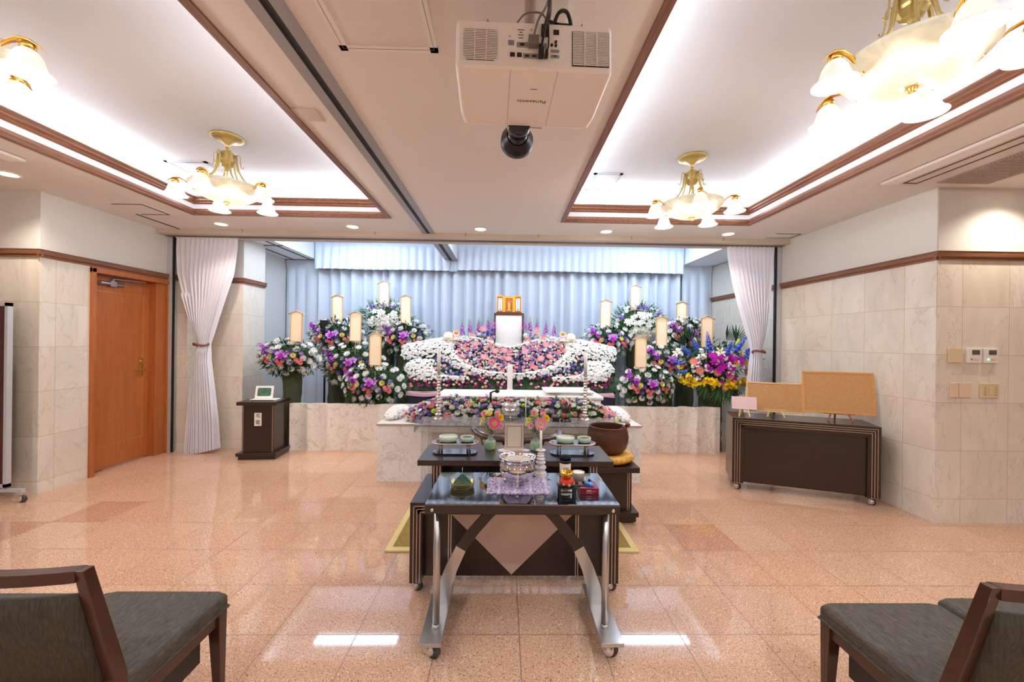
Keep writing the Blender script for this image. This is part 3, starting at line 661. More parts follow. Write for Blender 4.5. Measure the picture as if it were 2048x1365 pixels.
# ================================================================== dark furniture
M_esp = wood('espresso_wood', (46, 29, 22), (36, 23, 17), 'X', .5, .28, coat=.25)
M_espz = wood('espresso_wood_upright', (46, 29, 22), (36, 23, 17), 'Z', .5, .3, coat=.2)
M_line = mat('champagne_metal_line', (214, 186, 166), .3, metal=.7)
M_glass_blk = mat('black_glass_top', (12, 15, 20), .03, spec=1.0, ior=1.9, coat=1)
M_rub = mat('grey_rubber', (60, 60, 62), .6)
def caster(par, x, y, ztop, r=.028, a=0):
    o = MB(); M = TR(x, y, 0) @ R('Z', a)
    o.cyl((0, 0, r*1.6), (0, 0, ztop), .008, 10, M=M); o.box(-.018, .018, -.018, .018, ztop-.005, ztop, M=M)
    o.ball((-.006, 0, r+.004), (r*.9, r*.8, r), 16, 10, M=M)
    c = o.build('caster', M_chrome, par)
    MB().lathe([(r*.5, -.012), (r, -.010), (r, .010), (r*.5, .012)], seg=20, M=M @ TR(.012, 0, r) @ R('X', 90)).build('wheel', M_rub, c)
    return c
def stripes(par, X0, X1, y, z0, z1, st, n=3, w=.004, name='inlay_line'):
    m = MB()
    for i in range(n):
        d = st*(i+1); m.box(X0+d, X0+d+w, y-.0015, y+.003, z0, z1-d*.9-.002); m.box(X1-d-w, X1-d, y-.0015, y+.003, z0, z1-d*.9-.002); m.box(X0+d, X1-d, y-.0015, y+.003, z1-d*.9-w-.002, z1-d*.9-.002)
    return m.build(name, M_line, par)
# --- front incense table
T = thing('incense_table', 'dark incense table with black glass top and curved silver legs on casters, nearest the camera', 'table', (.093, 2.05, 0))
MB().box(-.446, .446, -.222, .222, .70, .708).build('glass_top', M_glass_blk, T, bevel=.002)
m = MB().box(-.446, .446, -.224, -.205, .665, .7005).box(-.446, .446, .205, .222, .665, .7005).box(-.446, -.425, -.21, .21, .665, .7005).box(.425, .446, -.21, .21, .665, .7005).box(-.43, .43, -.2, .2, .69, .70)
m.build('apron', M_esp, T, bevel=.002)
for s in (-1, 1): MB().ball((s*.413, -.226, .682), (.0085, .006, .0085)).build('stud', M_chrome, T)
M_bs = mat('brushed_silver', (198, 196, 196), .28, metal=.95, noise=.05, nscale=6)
for s in (-1, 1):
    MB().cyl((s*.402, -.14, .093), (s*.402, -.14, .668), .0165, 24).lathe([(.02, .0), (.02, .012), (.017, .016)], (s*.402, -.14, .092), 24).build('post', M_bs, T)
    MB().box(s*.412-.052, s*.412+.052, -.25, .20, .075, .093).build('foot_plate', M_bs, T, bevel=.002)
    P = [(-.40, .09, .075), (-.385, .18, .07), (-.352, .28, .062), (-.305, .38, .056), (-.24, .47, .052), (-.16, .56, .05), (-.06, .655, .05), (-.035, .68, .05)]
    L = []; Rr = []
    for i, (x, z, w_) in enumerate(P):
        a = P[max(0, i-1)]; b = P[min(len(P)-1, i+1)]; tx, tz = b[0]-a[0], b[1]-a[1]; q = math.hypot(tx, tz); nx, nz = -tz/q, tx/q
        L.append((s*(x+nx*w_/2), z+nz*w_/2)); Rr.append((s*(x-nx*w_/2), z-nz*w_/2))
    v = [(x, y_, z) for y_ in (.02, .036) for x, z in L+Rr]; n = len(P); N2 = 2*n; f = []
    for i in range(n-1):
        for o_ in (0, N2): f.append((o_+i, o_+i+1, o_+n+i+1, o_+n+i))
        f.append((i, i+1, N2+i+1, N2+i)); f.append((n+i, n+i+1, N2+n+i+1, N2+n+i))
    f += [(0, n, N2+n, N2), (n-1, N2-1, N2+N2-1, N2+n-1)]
    q = MB().add(v, f); q.mi = [1 if sum(q.v[i_][2] for i_ in fc)/len(fc) > .40 else 0 for fc in q.f]; q.build('curved_leg', [M_bs, M_espz], T)  # dark reflection on the upper blade is put in as a dark material
    for yy in (-.205, .17): caster(T, s*.41, yy, .076, .029, 20*s)
# --- wide offering desk behind it
D = thing('offering_desk', 'wide low espresso wood desk with silver inlay lines behind the incense table', 'desk', (.072, 2.56, 0))
m = MB().box(-.60, .60, -.26, .24, .495, .523).box(-.60, -.565, -.26, .24, .06, .50).box(.565, .60, -.26, .24, .06, .50).box(-.57, -.53, -.258, -.19, .06, .50).box(.53, .57, -.258, -.19, .06, .50).box(-.57, .57, -.258, -.20, .455, .50)
m.build('body', M_esp, D, bevel=.002)
MB().box(-.57, .57, -.18, -.16, .06, .50).build('front_panel', M_espz, D)
stripes(D, -.60, .60, -.26, .062, .523, .0185)
m = MB()
for x in (-.392, -.378, .362, .376): m.box(x, x+.006, -.184, -.179, .06, .47)
m.box(-.55, .55, -.184, -.179, .468, .473); m.build('inlay_line', M_line, D)
MB().prism([(-.405, -.455), (-.015, -.068), (.375, -.455)], 0, .003, TR(0, -.1825, 0) @ R('X', -90)).build('silver_triangle', mat('champagne_panel', (200, 178, 168), .38, metal=.35), D)
for s in (-1, 1): caster(D, s*.565, -.22, .062, .024, 15); caster(D, s*.565, .2, .062, .024, -20)
U = thing('upper_desk', 'narrow raised espresso desk standing on the wide desk, holding trays, vases and frame', 'desk', (.078, 2.64, .5235))
MB().box(-.60, .60, -.19, .18, .163, .197).build('top', M_esp, U, bevel=.002)
for s in (-1, 1):
    MB().box(s*.49-.03, s*.49+.03, -.13, .15, 0, .163).build('leg', M_espz, U)
    m = MB()
    for i in (-1, 0, 1): m.box(s*.49+i*.019-.0025, s*.49+i*.019+.0025, -.133, -.128, 0, .163)
    m.build('inlay_line', M_line, U)
MB().box(-.46, .46, .10, .12, 0, .163).build('back_panel', M_espz, U)
# --- square pedestal with the bowl gong
P_ = thing('bowl_pedestal', 'square espresso wood pedestal with stepped base right of the desks', 'pedestal', (.855, 3.39, 0))
MB().box(-.235, .235, -.215, .215, .412, .455).build('top', M_esp, P_, bevel=.002)
MB().box(-.185, .185, -.165, .165, .095, .412).build('body', M_espz, P_)
MB().box(-.232, .232, -.212, .212, .058, .095).box(-.215, .215, -.195, .195, .0145, .058).build('base', M_esp, P_, bevel=.002)
m = MB()
for x in (-.17, -.155, .15, .165): m.box(x, x+.005, -.168, -.164, .095, .412)
m.build('inlay_line', M_line, P_)
M_yel = mat('golden_brocade', (214, 160, 66), .5, noise=.28, nscale=38, bump=.5, bscale=60)
c = MB().lathe([(.0001, 0), (.15, .002), (.20, .012), (.217, .034), (.214, .052), (.195, .068), (.15, .066), (.10, .058), (.0001, .055)], seg=72, wav=lambda a, j: .012*math.sin(a*26)+.006*math.sin(a*9)).build('gong_cushion', M_yel, loc=(.885, 3.40, .455))
tag(c, 'round golden brocade cushion between the pedestal and the brown bowl', 'cushion')
M_bronze = mat('brown_lacquered_bronze', (92, 60, 46), .32, metal=.35, noise=.12, nscale=50, bump=.12, bscale=120)
g = thing('bowl_gong', 'large dark brown singing bowl on a golden cushion', 'bowl', (.89, 3.41, .512))
MB().lathe([(.0001, 0), (.09, .003), (.128, .018), (.155, .05), (.170, .10), (.173, .145), (.166, .19), (.156, .222), (.160, .228), (.150, .230), (.146, .222), (.155, .19), (.162, .145), (.158, .10), (.14, .05), (.10, .02), (.0001, .014)], seg=64, cap=False).build('bowl', M_bronze, g)
m = MB().cyl((.075, -.02, .11), (.145, -.055, .235), .008, 10).ball((.152, -.058, .248), (.022, .022, .022)).ball((.125, -.045, .222), (.02, .02, .024)).ball((.105, -.04, .20), (.017, .017, .02))
o = m.build('gong_striker', mat('dark_red_lacquer', (104, 28, 24), .25, coat=.5), loc=(.89, 3.41, .512)); tag(o, 'dark red striker leaning inside the brown bowl gong', 'striker')
# --- rug
M_rug = mat('olive_gold_carpet', (150, 126, 66), .95, noise=.2, nscale=60, bump=.6, bscale=180); M_rugb = mat('cream_gold_binding', (220, 200, 140), .9, bump=.4, bscale=150)
r = thing('rug', 'olive gold rug with cream border under the desks', 'rug', (.073, 3.2, 0))
MB().box(-.83, .83, -.40, .44, 0, .010).build('pile', M_rug, r)
MB().box(-.875, .875, -.452, -.40, 0, .014).box(-.875, .875, .44, .49, 0, .014).box(-.875, -.83, -.40, .44, 0, .014).box(.83, .875, -.40, .44, 0, .014).build('border', M_rugb, r, bevel=.003)
# --- low curved chair behind the desks
M_ply = mat('dark_brown_grey_lacquer', (70, 52, 48), .22, coat=.6)
k = thing('low_armchair', 'low dark chair with curved arm rail behind the upper desk', 'chair', (.12, 3.34, 0))
pts = [(-.36, .02, .715), (-.355, -.05, .72), (-.31, -.12, .705), (-.2, -.17, .685), (0, -.19, .675), (.2, -.17, .685), (.31, -.12, .69), (.345, -.05, .695), (.35, .02, .695)]
MB().tube(smooth(pts, 6), .036, 12, sx=1, sy=.75).build('arm_rail', M_ply, k)
MB().lathe([(.26, .36), (.275, .375), (.27, .40), (.0001, .41)], seg=40, sy=.75).build('seat', M_ply, k)
for x, y in ((-.30, -.10), (-.12, -.165), (.12, -.165), (.30, -.10), (-.04, -.175), (.04, -.175), (.2, -.15), (-.2, -.15)): MB().cyl((x*.8, y*.7, .39), (x, y, .675), .011, 10).build('spindle', M_ply, k)
for x, y in ((-.17, -.1), (.17, -.1), (-.17, .12), (.17, .12)): MB().cyl((x*1.2, y*1.2, 0.012), (x, y, .37), .014, 10, r2=.018).build('leg', M_ply, k)
# --- lectern with the sign
Lc = thing('lectern', 'small dark pedestal stand with a white lettered sign, left of the marble panel', 'pedestal', (-2.95, 5.0, 0), math.radians(5))
MB().box(-.225, .225, -.19, .19, .648, .69).build('top', M_esp, Lc, bevel=.003)
MB().box(-.175, .175, -.15, .15, .082, .648).build('body', M_espz, Lc, bevel=.002)
MB().box(-.228, .228, -.19, .19, .045, .082).box(-.21, .21, -.17, .17, 0.0, .045).build('base', M_esp, Lc, bevel=.002)
m = MB()
for x in (-.168, .163): m.box(x, x+.0045, -.1525, -.149, .082, .648)
m.build('inlay_line', M_line, Lc)
sg = MB().box(-.038, .042, -.156, -.150, .40, .555).build('sign', mat('white_card', (240, 236, 234), .6), Lc)
M_black_ink = mat('black_ink', (18, 18, 20), .6)
for ch, z in (('弔', .517), ('電', .44)):
    q = text(ch, .058, sg, (.002, -.157, z), (PI/2, 0, 0), M_black_ink, 'character')
f_ = thing('photo_stand', 'white card frame with a green floral picture on the lectern', 'picture frame', (-2.96, 5.0, .706), math.radians(6))
MB().box(-.105, .105, -.004, .004, 0, .155, M=R('X', -14)).build('card', MATS['white_card'], f_, bevel=.002)
MB().prism([(-.078, -.038), (-.066, -.05), (.066, -.05), (.078, -.038), (.078, .038), (.066, .05), (-.066, .05), (-.078, .038)], 0, .002, R('X', -14) @ TR(0, -.005, .08) @ R('X', 90)).build('picture', mat('green_print', (70, 110, 88), .5, noise=.5, nscale=18), f_)
o = MB().box(-.14, .14, -.06, .09, 0, .008).box(-.15, .13, -.075, .07, .008, .013).build('folded_paper', MATS['white_card'], loc=(-2.93, 4.99, .6905), rot=(0, 0, .05)); tag(o, 'white paper folders lying under the green picture stand', 'paper')
# --- display table on the right
RT = thing('display_table', 'long espresso console on casters with nested silver lines by the right wall', 'table', (2.28, 3.955, 0), math.radians(-20.8))
L2, D2 = 1.185, .385
MB().box(0, L2, 0, D2, .675, .72).box(0, .05, 0, D2, .075, .68).box(L2-.05, L2, 0, D2, .075, .68).box(.045, .10, .0, .04, .075, .68).box(L2-.10, L2-.045, .0, .04, .075, .68).box(.05, L2-.05, 0, .04, .62, .68).build('body', M_esp, RT, bevel=.002)
MB().box(.09, L2-.09, .02, .04, .085, .64).build('front_panel', M_esp, RT)
stripes(RT, 0, L2, 0, .077, .72, .0215)
for x in (.05, L2-.05):
    for y in (.04, D2-.04): caster(RT, x, y, .077, .028, 30)
M_cork = mat('cork', (198, 152, 102), .9, noise=.12, nscale=120, bump=.3, bscale=200)
M_pine = wood('pale_pine', (232, 200, 146), (220, 184, 128), 'X', 1, .5); M_pine2 = wood('honey_pine', (222, 166, 92), (208, 150, 78), 'X', 1, .5)
M_redw = mat('reddish_wood', (150, 82, 66), .4)
def board(name, label, x, y, z, w_, h_, fm, inner, rz, tilt, fw=.018, cat='board'):
    t = thing(name, label, cat, (x, y, z), rot=(math.radians(-tilt), 0, math.radians(rz)))
    MB().box(-w_/2, w_/2, -.008, .008, 0, fw).box(-w_/2, w_/2, -.008, .008, h_-fw, h_).box(-w_/2, -w_/2+fw, -.008, .008, fw, h_-fw).box(w_/2-fw, w_/2, -.008, .008, fw, h_-fw).build('frame', fm, t, bevel=.002)
    MB().box(-w_/2+fw, w_/2-fw, -.003, .005, fw, h_-fw).build('cork_sheet', inner, t); return t
def easel(name, label, x, y, z, w_, h_, mt, rz, tilt, top=0):
    t = thing(name, label, 'easel', (x, y, z), math.radians(rz)); M = R('X', -tilt)
    MB().box(-w_/2-.02, w_/2+.02, -.03, -.006, .062, .074, M=M).build('ledge', mt, t)
    for s in (-1, 1): MB().tube([(s*w_*.5, -.045, .0), (s*w_*.5*.5, .012, .12), (s*w_*.5*.25 if not top else s*w_*.22, .012+h_*math.tan(math.radians(tilt)), h_+top)], .008, 4, smooth=False).build('leg', mt, t)
    MB().tube([(0, .10, 0), (0, .014+h_*math.tan(math.radians(tilt))*.8, h_+top*1.3)], .008, 4, smooth=False).build('leg', mt, t)
    return t
board('cork_board', 'large cork board in a honey wood frame on the display table', 3.222, 3.80, .79, .575, .405, M_pine2, M_cork, -20.8, 9)
easel('tabletop_easel', 'reddish wooden tabletop easel holding the large cork board', 3.235, 3.815, .72, .20, .24, M_redw, -20.8, 9)
board('cork_board', 'smaller cork board in a pale pine frame standing behind the pink card', 2.735, 4.00, .765, .50, .30, M_pine, M_cork, -20.8, 9, .014)
easel('tabletop_easel', 'pale tabletop easel mostly hidden behind the smaller cork board', 2.745, 4.015, .72, .15, .2, M_pine, -20.8, 9)
easel('tabletop_easel', 'small pale wooden easel holding the pink card', 2.44, 4.035, .72, .10, .17, M_pine, -20.8, 13, .03)
o = MB().box(-.112, .112, -.002, .002, 0, .125).build('pink_card', mat('pale_pink_card', (236, 206, 212), .6), loc=(2.435, 4.02, .792), rot=(math.radians(-13), 0, math.radians(-20.8))); tag(o, 'blank pale pink card on the small easel', 'card')
# --- chairs in the foreground
def fabric():
    m, nt, b = new_mat('grey_brown_upholstery'); k = NT(nt); tc = k.n('ShaderNodeTexCoord'); mp = k.n('ShaderNodeMapping'); mp.inputs['Scale'].default_value = (260, 40, 260); k.l(tc.outputs['Object'], mp.inputs[0])
    n = k.noise(mp.outputs[0], 1, 3, .6); mp2 = k.n('ShaderNodeMapping'); mp2.inputs['Scale'].default_value = (60, 9, 60); k.l(tc.outputs['Object'], mp2.inputs[0]); n2 = k.noise(mp2.outputs[0], 1, 3, .6)
    c = k.mix(k.ramp(n, .35, .65), s2l((92, 84, 74)), s2l((60, 53, 45))); c = k.mix(k.ramp(n2, .4, .65, 0, .35), c, s2l((50, 44, 36)))
    k.l(c, b.inputs['Base Color']); b.inputs['Roughness'].default_value = .85; bp = k.n('ShaderNodeBump'); bp.inputs['Strength'].default_value = .4; bp.inputs['Distance'].default_value = .002; k.l(n, bp.inputs['Height']); k.l(bp.outputs[0], b.inputs['Normal']); return m
M_fab = fabric(); M_fabd = mat('back_upholstery', (62, 54, 42), .85, noise=.35, nscale=8, stretch=(22, 22, 1.6), bump=.3, bscale=30)
M_chw = mat('dark_red_brown_wood', (66, 36, 28), .32, noise=.15, nscale=20, coat=.2)
def make_chair():
    t = thing('dining_chair', 'x', 'chair')
    def seat(u, v):  # v 0..1 ring profile
        pass
    pl = [(-.222, -.215), (.222, -.215), (.236, .21), (.20, .224), (-.20, .224), (-.236, .21)]
    m = MB(); n = len(pl); lv = [(.985, .405), (1, .412), (1, .445), (.985, .457), (.94, .463), (.5, .468)]
    vs = [(x*s, y*s, z) for s, z in lv for x, y in pl]; fs = [(j*n+i, j*n+(i+1) % n, (j+1)*n+(i+1) % n, (j+1)*n+i) for j in range(len(lv)-1) for i in range(n)]
    fs += [tuple(reversed(range(n))), tuple((len(lv)-1)*n+i for i in range(n))]; st = m.add(vs, fs, False).build('seat', M_fab, t, bevel=.006, seg=3)
    MB().tube([(x*1.01, y*1.01, .409) for x, y in pl], .0045, 8, closed=True).build('piping', M_fab, st)
    MB().box(-.215, .215, .185, .212, .355, .404).box(-.205, .205, -.20, -.18, .355, .404).box(-.222, -.200, -.2, .2, .355, .404).box(.200, .222, -.2, .2, .355, .404).build('seat_frame', M_chw, t, bevel=.002)
    for s in (-1, 1):
        q = MB(); a = [(s*.185, .168), (s*.232, .168), (s*.232, .212), (s*.185, .212)]; b = [(s*.206, .186), (s*.228, .186), (s*.228, .208), (s*.206, .208)]
        q.add([(x, y, .40) for x, y in a]+[(x, y, 0) for x, y in b], [(0, 1, 2, 3), (7, 6, 5, 4)]+[(i, 4+i, 4+(i+1) % 4, (i+1) % 4) for i in range(4)]); q.build('leg', M_chw, t, bevel=.002)
        q = MB(); L3 = [(0, -.27, .022, .03), (.40, -.215, .03, .042), (.50, -.222, .03, .040), (.852, -.315, .026, .030)]
        v = []
        for z, y, w_, d_ in L3: v += [(s*.232, y-d_/2, z), (s*.232, y+d_/2, z), (s*(.232-w_), y+d_/2, z), (s*(.232-w_), y-d_/2, z)]
        f = [(j*4+i, j*4+(i+1) % 4, (j+1)*4+(i+1) % 4, (j+1)*4+i) for j in range(3) for i in range(4)]+[(3, 2, 1, 0), (12, 13, 14, 15)]
        q.add(v, f); q.build('back_post', M_chw, t, bevel=.002)
    def top(u, v):
        a = v*2*PI; x = -.21+.42*u; b = .022*(1-(2*u-1)**2); return (x, -.312-b+.016*(1 if math.cos(a) > 0 else -1), .836+.016*(1 if math.sin(a+.01) > 0 else -1))
    m = MB(); N = 14; vs = []
    for i in range(N+1):
        u = i/N; x = -.212+.424*u; b = .024*(1-(2*u-1)**2)
        vs += [(x, -.330-b, .822), (x, -.298-b, .822), (x, -.298-b, .852), (x, -.330-b, .852)]
    m.add(vs, [(j*4+i, j*4+(i+1) % 4, (j+1)*4+(i+1) % 4, (j+1)*4+i) for j in range(N) for i in range(4)]+[(3, 2, 1, 0), (N*4, N*4+1, N*4+2, N*4+3)])
    m.build('top_rail', M_chw, t)
    m = MB(); rows = [(.46, -.232), (.60, -.262), (.74, -.298), (.775, -.308)]; vs = []; N = 12
    for z, y in rows:
        for i in range(N+1):
            u = i/N; x = -.202+.404*u; b = .024*(1-(2*u-1)**2); vs.append((x, y-b+.022*(1 if z < .77 else .3), z+(.006 if z > .77 else 0)))
    for z, y in rows:
        for i in range(N+1):
            u = i/N; x = -.202+.404*u; b = .024*(1-(2*u-1)**2); vs.append((x, y-b-.022*(1 if z < .77 else .3), z+(.006 if z > .77 else 0)))
    W = N+1; H2 = 4*W; f = []
    for j in range(3):
        for i in range(N): f += [(j*W+i, j*W+i+1, (j+1)*W+i+1, (j+1)*W+i), (H2+j*W+i, H2+(j+1)*W+i, H2+(j+1)*W+i+1, H2+j*W+i+1)]
        f += [(j*W, (j+1)*W, H2+(j+1)*W, H2+j*W), (j*W+N, H2+j*W+N, H2+(j+1)*W+N, (j+1)*W+N)]
    for i in range(N): f += [(3*W+i, 3*W+i+1, H2+3*W+i+1, H2+3*W+i), (i, H2+i, H2+i+1, i+1)]
    br = m.add(vs, f, True).build('backrest', M_fabd, t)
    MB().box(.022, .034, -.352, -.338, .715, .752, M=TR(0, .004, 0)).build('metal_clip', mat('bronze_clip', (150, 130, 100), .4, metal=.7), br, bevel=.001)
    MB().box(-.19, .19, -.16, .13, .25, .258).box(-.19, -.182, -.16, .13, .258, .355).box(.182, .19, -.16, .13, .258, .355).box(-.19, .19, -.16, -.152, .258, .355).build('book_tray', mat('dark_tray', (44, 36, 34), .5), t)
    return t
cc = make_chair()
for i, (x, y, lb) in enumerate([(-1.30, 1.372, 'wooden framed chair with grey brown upholstery, front left corner of the picture'), (-1.792, 1.36, 'grey brown chair seat just visible behind the left chair back'),
                                (1.455, 1.305, 'grey brown upholstered chair on the right, whole seat in view'), (1.947, 1.335, 'grey brown upholstered chair cut by the right edge, behind the right chair')]):
    c = cc if i == 0 else copy_tree(cc); c.location = (x, y, 0); c['label'] = lb; c['group'] = 'upholstered wooden chairs in the foreground'
# --- rolling partition at the far left
pt = thing('rolling_partition', 'rolling partition panel of dark red wood in a silver frame at the left edge', 'partition', (-4.80, 3.56, 0))
MB().box(-.5, .485, -.015, .015, .16, 1.70).build('panel', wood('dark_mahogany', (84, 26, 24), (60, 18, 18), 'Z', 1, .25), pt)
MB().box(.485, .51, -.02, .02, .13, 1.73).box(-.5, .51, -.02, .02, 1.70, 1.73).box(-.5, .51, -.02, .02, .13, .16).build('frame', M_alu, pt)
MB().box(-.3, .64, -.015, .015, .09, .115).cyl((.47, 0, .1), (.47, 0, .14), .012, 8).build('foot', M_alu, pt)
caster(pt, .625, 0, .09, .028)
# --- switches on the right wall
M_ivory = mat('ivory_plastic', (218, 196, 160), .4); M_lcd = mat('lcd_grey', (84, 78, 68), .3)
def plate(name, label, x, z, w_, h_, mt, dep=.012, cat='switch'):
    t = thing(name, label, cat, (x, 3.232, z), group=None); MB().box(-w_/2, w_/2, -dep, 0, -h_/2, h_/2).build('plate', mt, t, bevel=.003); return t
a = plate('blank_wall_plate', 'blank ivory wall plate left of the two thermostats', 3.697, 1.381, .118, .122, M_ivory, cat='wall plate')
for x, g, lb in ((3.845, False, 'white thermostat with dark screen, left of the pair'), (3.985, True, 'white thermostat with a lit green lamp, right of the pair')):
    a = plate('thermostat', lb, x, 1.381, .122, .122, M_white, .02, 'thermostat'); a['group'] = 'wall thermostats'
    MB().box(-.022, .042, -.022, -.019, .008, .045).build('screen', M_lcd, a)
    MB().box(-.035, -.018, -.022, -.019, -.038, -.024).build('lamp', mat('green_led', (120, 230, 170), .4, emit=(110, 240, 170), es=2) if g else M_pg, a)
    MB().box(-.004, .026, -.0215, -.019, -.042, -.022).build('button', mat('pale_button', (206, 196, 194), .5), a)
    for q in range(4): MB().box(.032, .052, -.0205, -.019, -.018-.008*q, -.0168-.008*q).build('print_line', mat('faint_print', (176, 168, 164), .6), a)
a = plate('wall_switch', 'wide ivory double wall switch below the blank plate', 3.745, 1.096, .175, .122, MATS.get('x') or mat('pink_ivory', (222, 196, 172), .4)); MB().box(-.022, -.019, -.0135, -.011, -.06, .06).build('switch_gap', mat('tan_gap', (180, 150, 126), .6), a)
a = plate('wall_switch', 'ivory wall plate with dimmer knobs and small marks below the thermostats', 3.985, 1.093, .158, .122, M_ivory)
for x in (-.045, 0, .045): MB().box(x-.011, x+.011, -.018, -.011, -.03, .03 if x else .032).build('dimmer_slider', M_ivory, a, bevel=.002)
for x in (-.045, .045):
    for z in (-.03, -.01, .01, .028): MB().box(x-.009, x+.009, -.0195, -.0175, z-.0015, z+.0015).build('mark', mat('mark_dark', (96, 84, 70), .6), a)
# ================================================================== things on the front incense table (top z .708)
ZT = .708
M_bras_d = mat('aged_brass', (150, 136, 92), .3, metal=.8); M_teal = mat('green_incense', (34, 100, 84), .7)
t = thing('incense_coil_dish', 'round brass dish with a green cone incense coil on the incense table left', 'incense holder', (-.206, 2.045, ZT))
MB().lathe([(.0001, 0), (.054, 0), (.056, .004), (.054, .007), (.0585, .009), (.061, .027), (.0625, .029), (.0595, .029), (.057, .012), (.0001, .010)], seg=44, cap=False).build('dish', M_bras_d, t)
for i in range(5): MB().tube([(r_*math.cos(a), r_*math.sin(a), .014+.002*i) for r_, a in [(.05-.009*i, k*2*PI/28) for k in range(28)]], .0014, 6, closed=True).build('wire_ring', M_bras_d, t)
co = []
for i in range(150):
    q = i/149; r_ = .044*(1-q)**.8+.001; co.append((r_*math.cos(q*38), r_*math.sin(q*38), .018+.048*q))
MB().tube(co, .0022, 5).build('incense_coil', M_teal, t)
MB().cyl((0, 0, .01), (0, 0, .10), .0008, 6).build('needle', M_steel, t)
def matcloth():
    m, nt, b = new_mat('purple_patterned_cloth'); k = NT(nt); tc = k.n('ShaderNodeTexCoord'); v = k.n('ShaderNodeTexVoronoi'); v.inputs['Scale'].default_value = 85; k.l(tc.outputs['Object'], v.inputs[0])
    n = k.noise(tc.outputs['Object'], 120, 3); c = k.mix(k.ramp(v.outputs['Distance'], .2, .6), s2l((232, 222, 238)), s2l((168, 146, 184))); c = k.mix(k.ramp(n, .5, .62, 0, .8), c, s2l((70, 50, 110)))
    sep = k.n('ShaderNodeSeparateXYZ'); k.l(tc.outputs['Object'], sep.inputs[0]); st = k.math('PINGPONG', k.math('ADD', sep.outputs[0], .5), .04); c = k.mix(k.ramp(st, 0, .01, .5, 0), c, s2l((236, 232, 244)))
    k.l(c, b.inputs['Base Color']); b.inputs['Roughness'].default_value = .8; return m
o = MB().grid(lambda u, v: (-.159+.318*u, -.117+.234*v, .004+.0012*math.sin(u*17)*math.sin(v*9)), 30, 20).box(-.159, .159, -.117, .117, 0.0, .0025).build('patterned_mat', matcloth(), loc=(.080, 2.065, ZT)); tag(o, 'purple patterned cloth mat under the silver censer', 'cloth')
def censer(t, s, ash=True):
    pr = [(.03, .030), (.055, .034), (.078, .052), (.088, .075), (.086, .092), (.079, .103), (.077, .108), (.082, .116), (.089, .128), (.090, .134), (.083, .134), (.076, .122), (.073, .11), (.0001, .108)]
    MB().lathe([(r_*s, z*s) for r_, z in pr], seg=56, cap=True).build('bowl', M_chrome, t)
    for a in (270, 30, 150):
        a = math.radians(a); c_, s_ = math.cos(a), math.sin(a)
        MB().tube([(.055*s*c_, .055*s*s_, .040*s), (.064*s*c_, .064*s*s_, .020*s), (.058*s*c_, .058*s*s_, .006*s), (.066*s*c_, .066*s*s_, .002*s)], [.012*s, .008*s, .006*s, .007*s], 8).ball((.066*s*c_, .066*s*s_, .006*s), .006*s).build('foot', M_chrome, t)
    MB().lathe([(.0001, .121*s), (.05*s, .119*s), (.074*s, .116*s)], seg=40, cap=False).build('ash', mat('pale_ash', (206, 194, 184), .9, bump=.5, bscale=120), t)
t = thing('incense_censer', 'large polished silver censer with pale ash on the purple mat', 'incense burner', (.074, 2.085, ZT+.0052)); censer(t, 1.08)
MB().lathe([(.091, .112), (.092, .113), (.092, .114)], seg=40, cap=False).box(-.002, .002, -.098, -.094, .05, .115).build('seam_line', M_chrome, t)
M_wax, nt, b = new_mat('white_wax'); MATS['white_wax'] = M_wax; b.inputs['Base Color'].default_value = (.93, .91, .88, 1); b.inputs['Roughness'].default_value = .35; b.inputs['Subsurface Weight'].default_value = 1; b.inputs['Subsurface Radius'].default_value = (.02, .018, .015)
M_ceramic = mat('white_ceramic', (236, 230, 226), .2, coat=.4)
def bubblestick(t, H, r0):
    pr = [(.0001, 0), (r0*1.05, .001), (r0*1.15, H*.06)]; n = 6; z = 0
    zs = [0, .24, .45, .60, .72, .82, .90]
    for i in range(6):
        a, b = zs[i]*H, zs[i+1]*H; rr_ = r0*(1.15-.11*i)
        for q in (0.25, .5, .75): pr.append((rr_*(.62+.38*math.sin(PI*q)), a+(b-a)*q))
        pr.append((rr_*.62, b))
    pr += [(r0*.42, H*.93), (r0*.85, H*.97), (r0*.9, H), (r0*.5, H), (.0001, H*.985)]
    MB().lathe(pr, seg=28, cap=False).build('stick', M_ceramic, t)
t = thing('candlestick', 'white ceramic bubble shaped candlestick behind the silver censer', 'candlestick', (.207, 2.21, ZT)); bubblestick(t, .148, .031)
c = thing('candle', 'slim white candle in the white ceramic candlestick', 'candle', (.207, 2.21, ZT+.148)); MB().cyl((0, 0, -.002), (0, 0, .105), .007, 12, r2=.0062).build('wax', M_wax, c); MB().cyl((0, 0, .105), (0, 0, .114), .0008, 6).build('wick', M_blk, c)
t = thing('incense_canister', 'tall pale paper canister with a black fluffy top', 'canister', (.339, 2.185, ZT))
MB().cyl((0, 0, 0), (0, 0, .085), .030, 28).build('tube', mat('pale_paper', (226, 208, 188), .7), t); MB().cyl((0, 0, .085), (0, 0, .10), .0305, 28).build('black_band', M_blk, t)
rnd = random.Random(5); m = MB()
for i in range(260):
    a = rnd.uniform(0, 6.28); q = math.sqrt(rnd.random())*.029; m.tube([(q*math.cos(a), q*math.sin(a), .095), (q*1.1*math.cos(a), q*1.1*math.sin(a), .130-q*.35+rnd.uniform(-.003, .003))], [.0012, .0006], 3)
m.build('black_tuft', M_blk, t); t['label'] = 'tall pale paper canister filled with black sticks, right of the white candlestick'
MB().box(-.014, .014, -.0312, -.029, .052, .066).build('print', mat('tan_print', (186, 164, 146), .7), t)
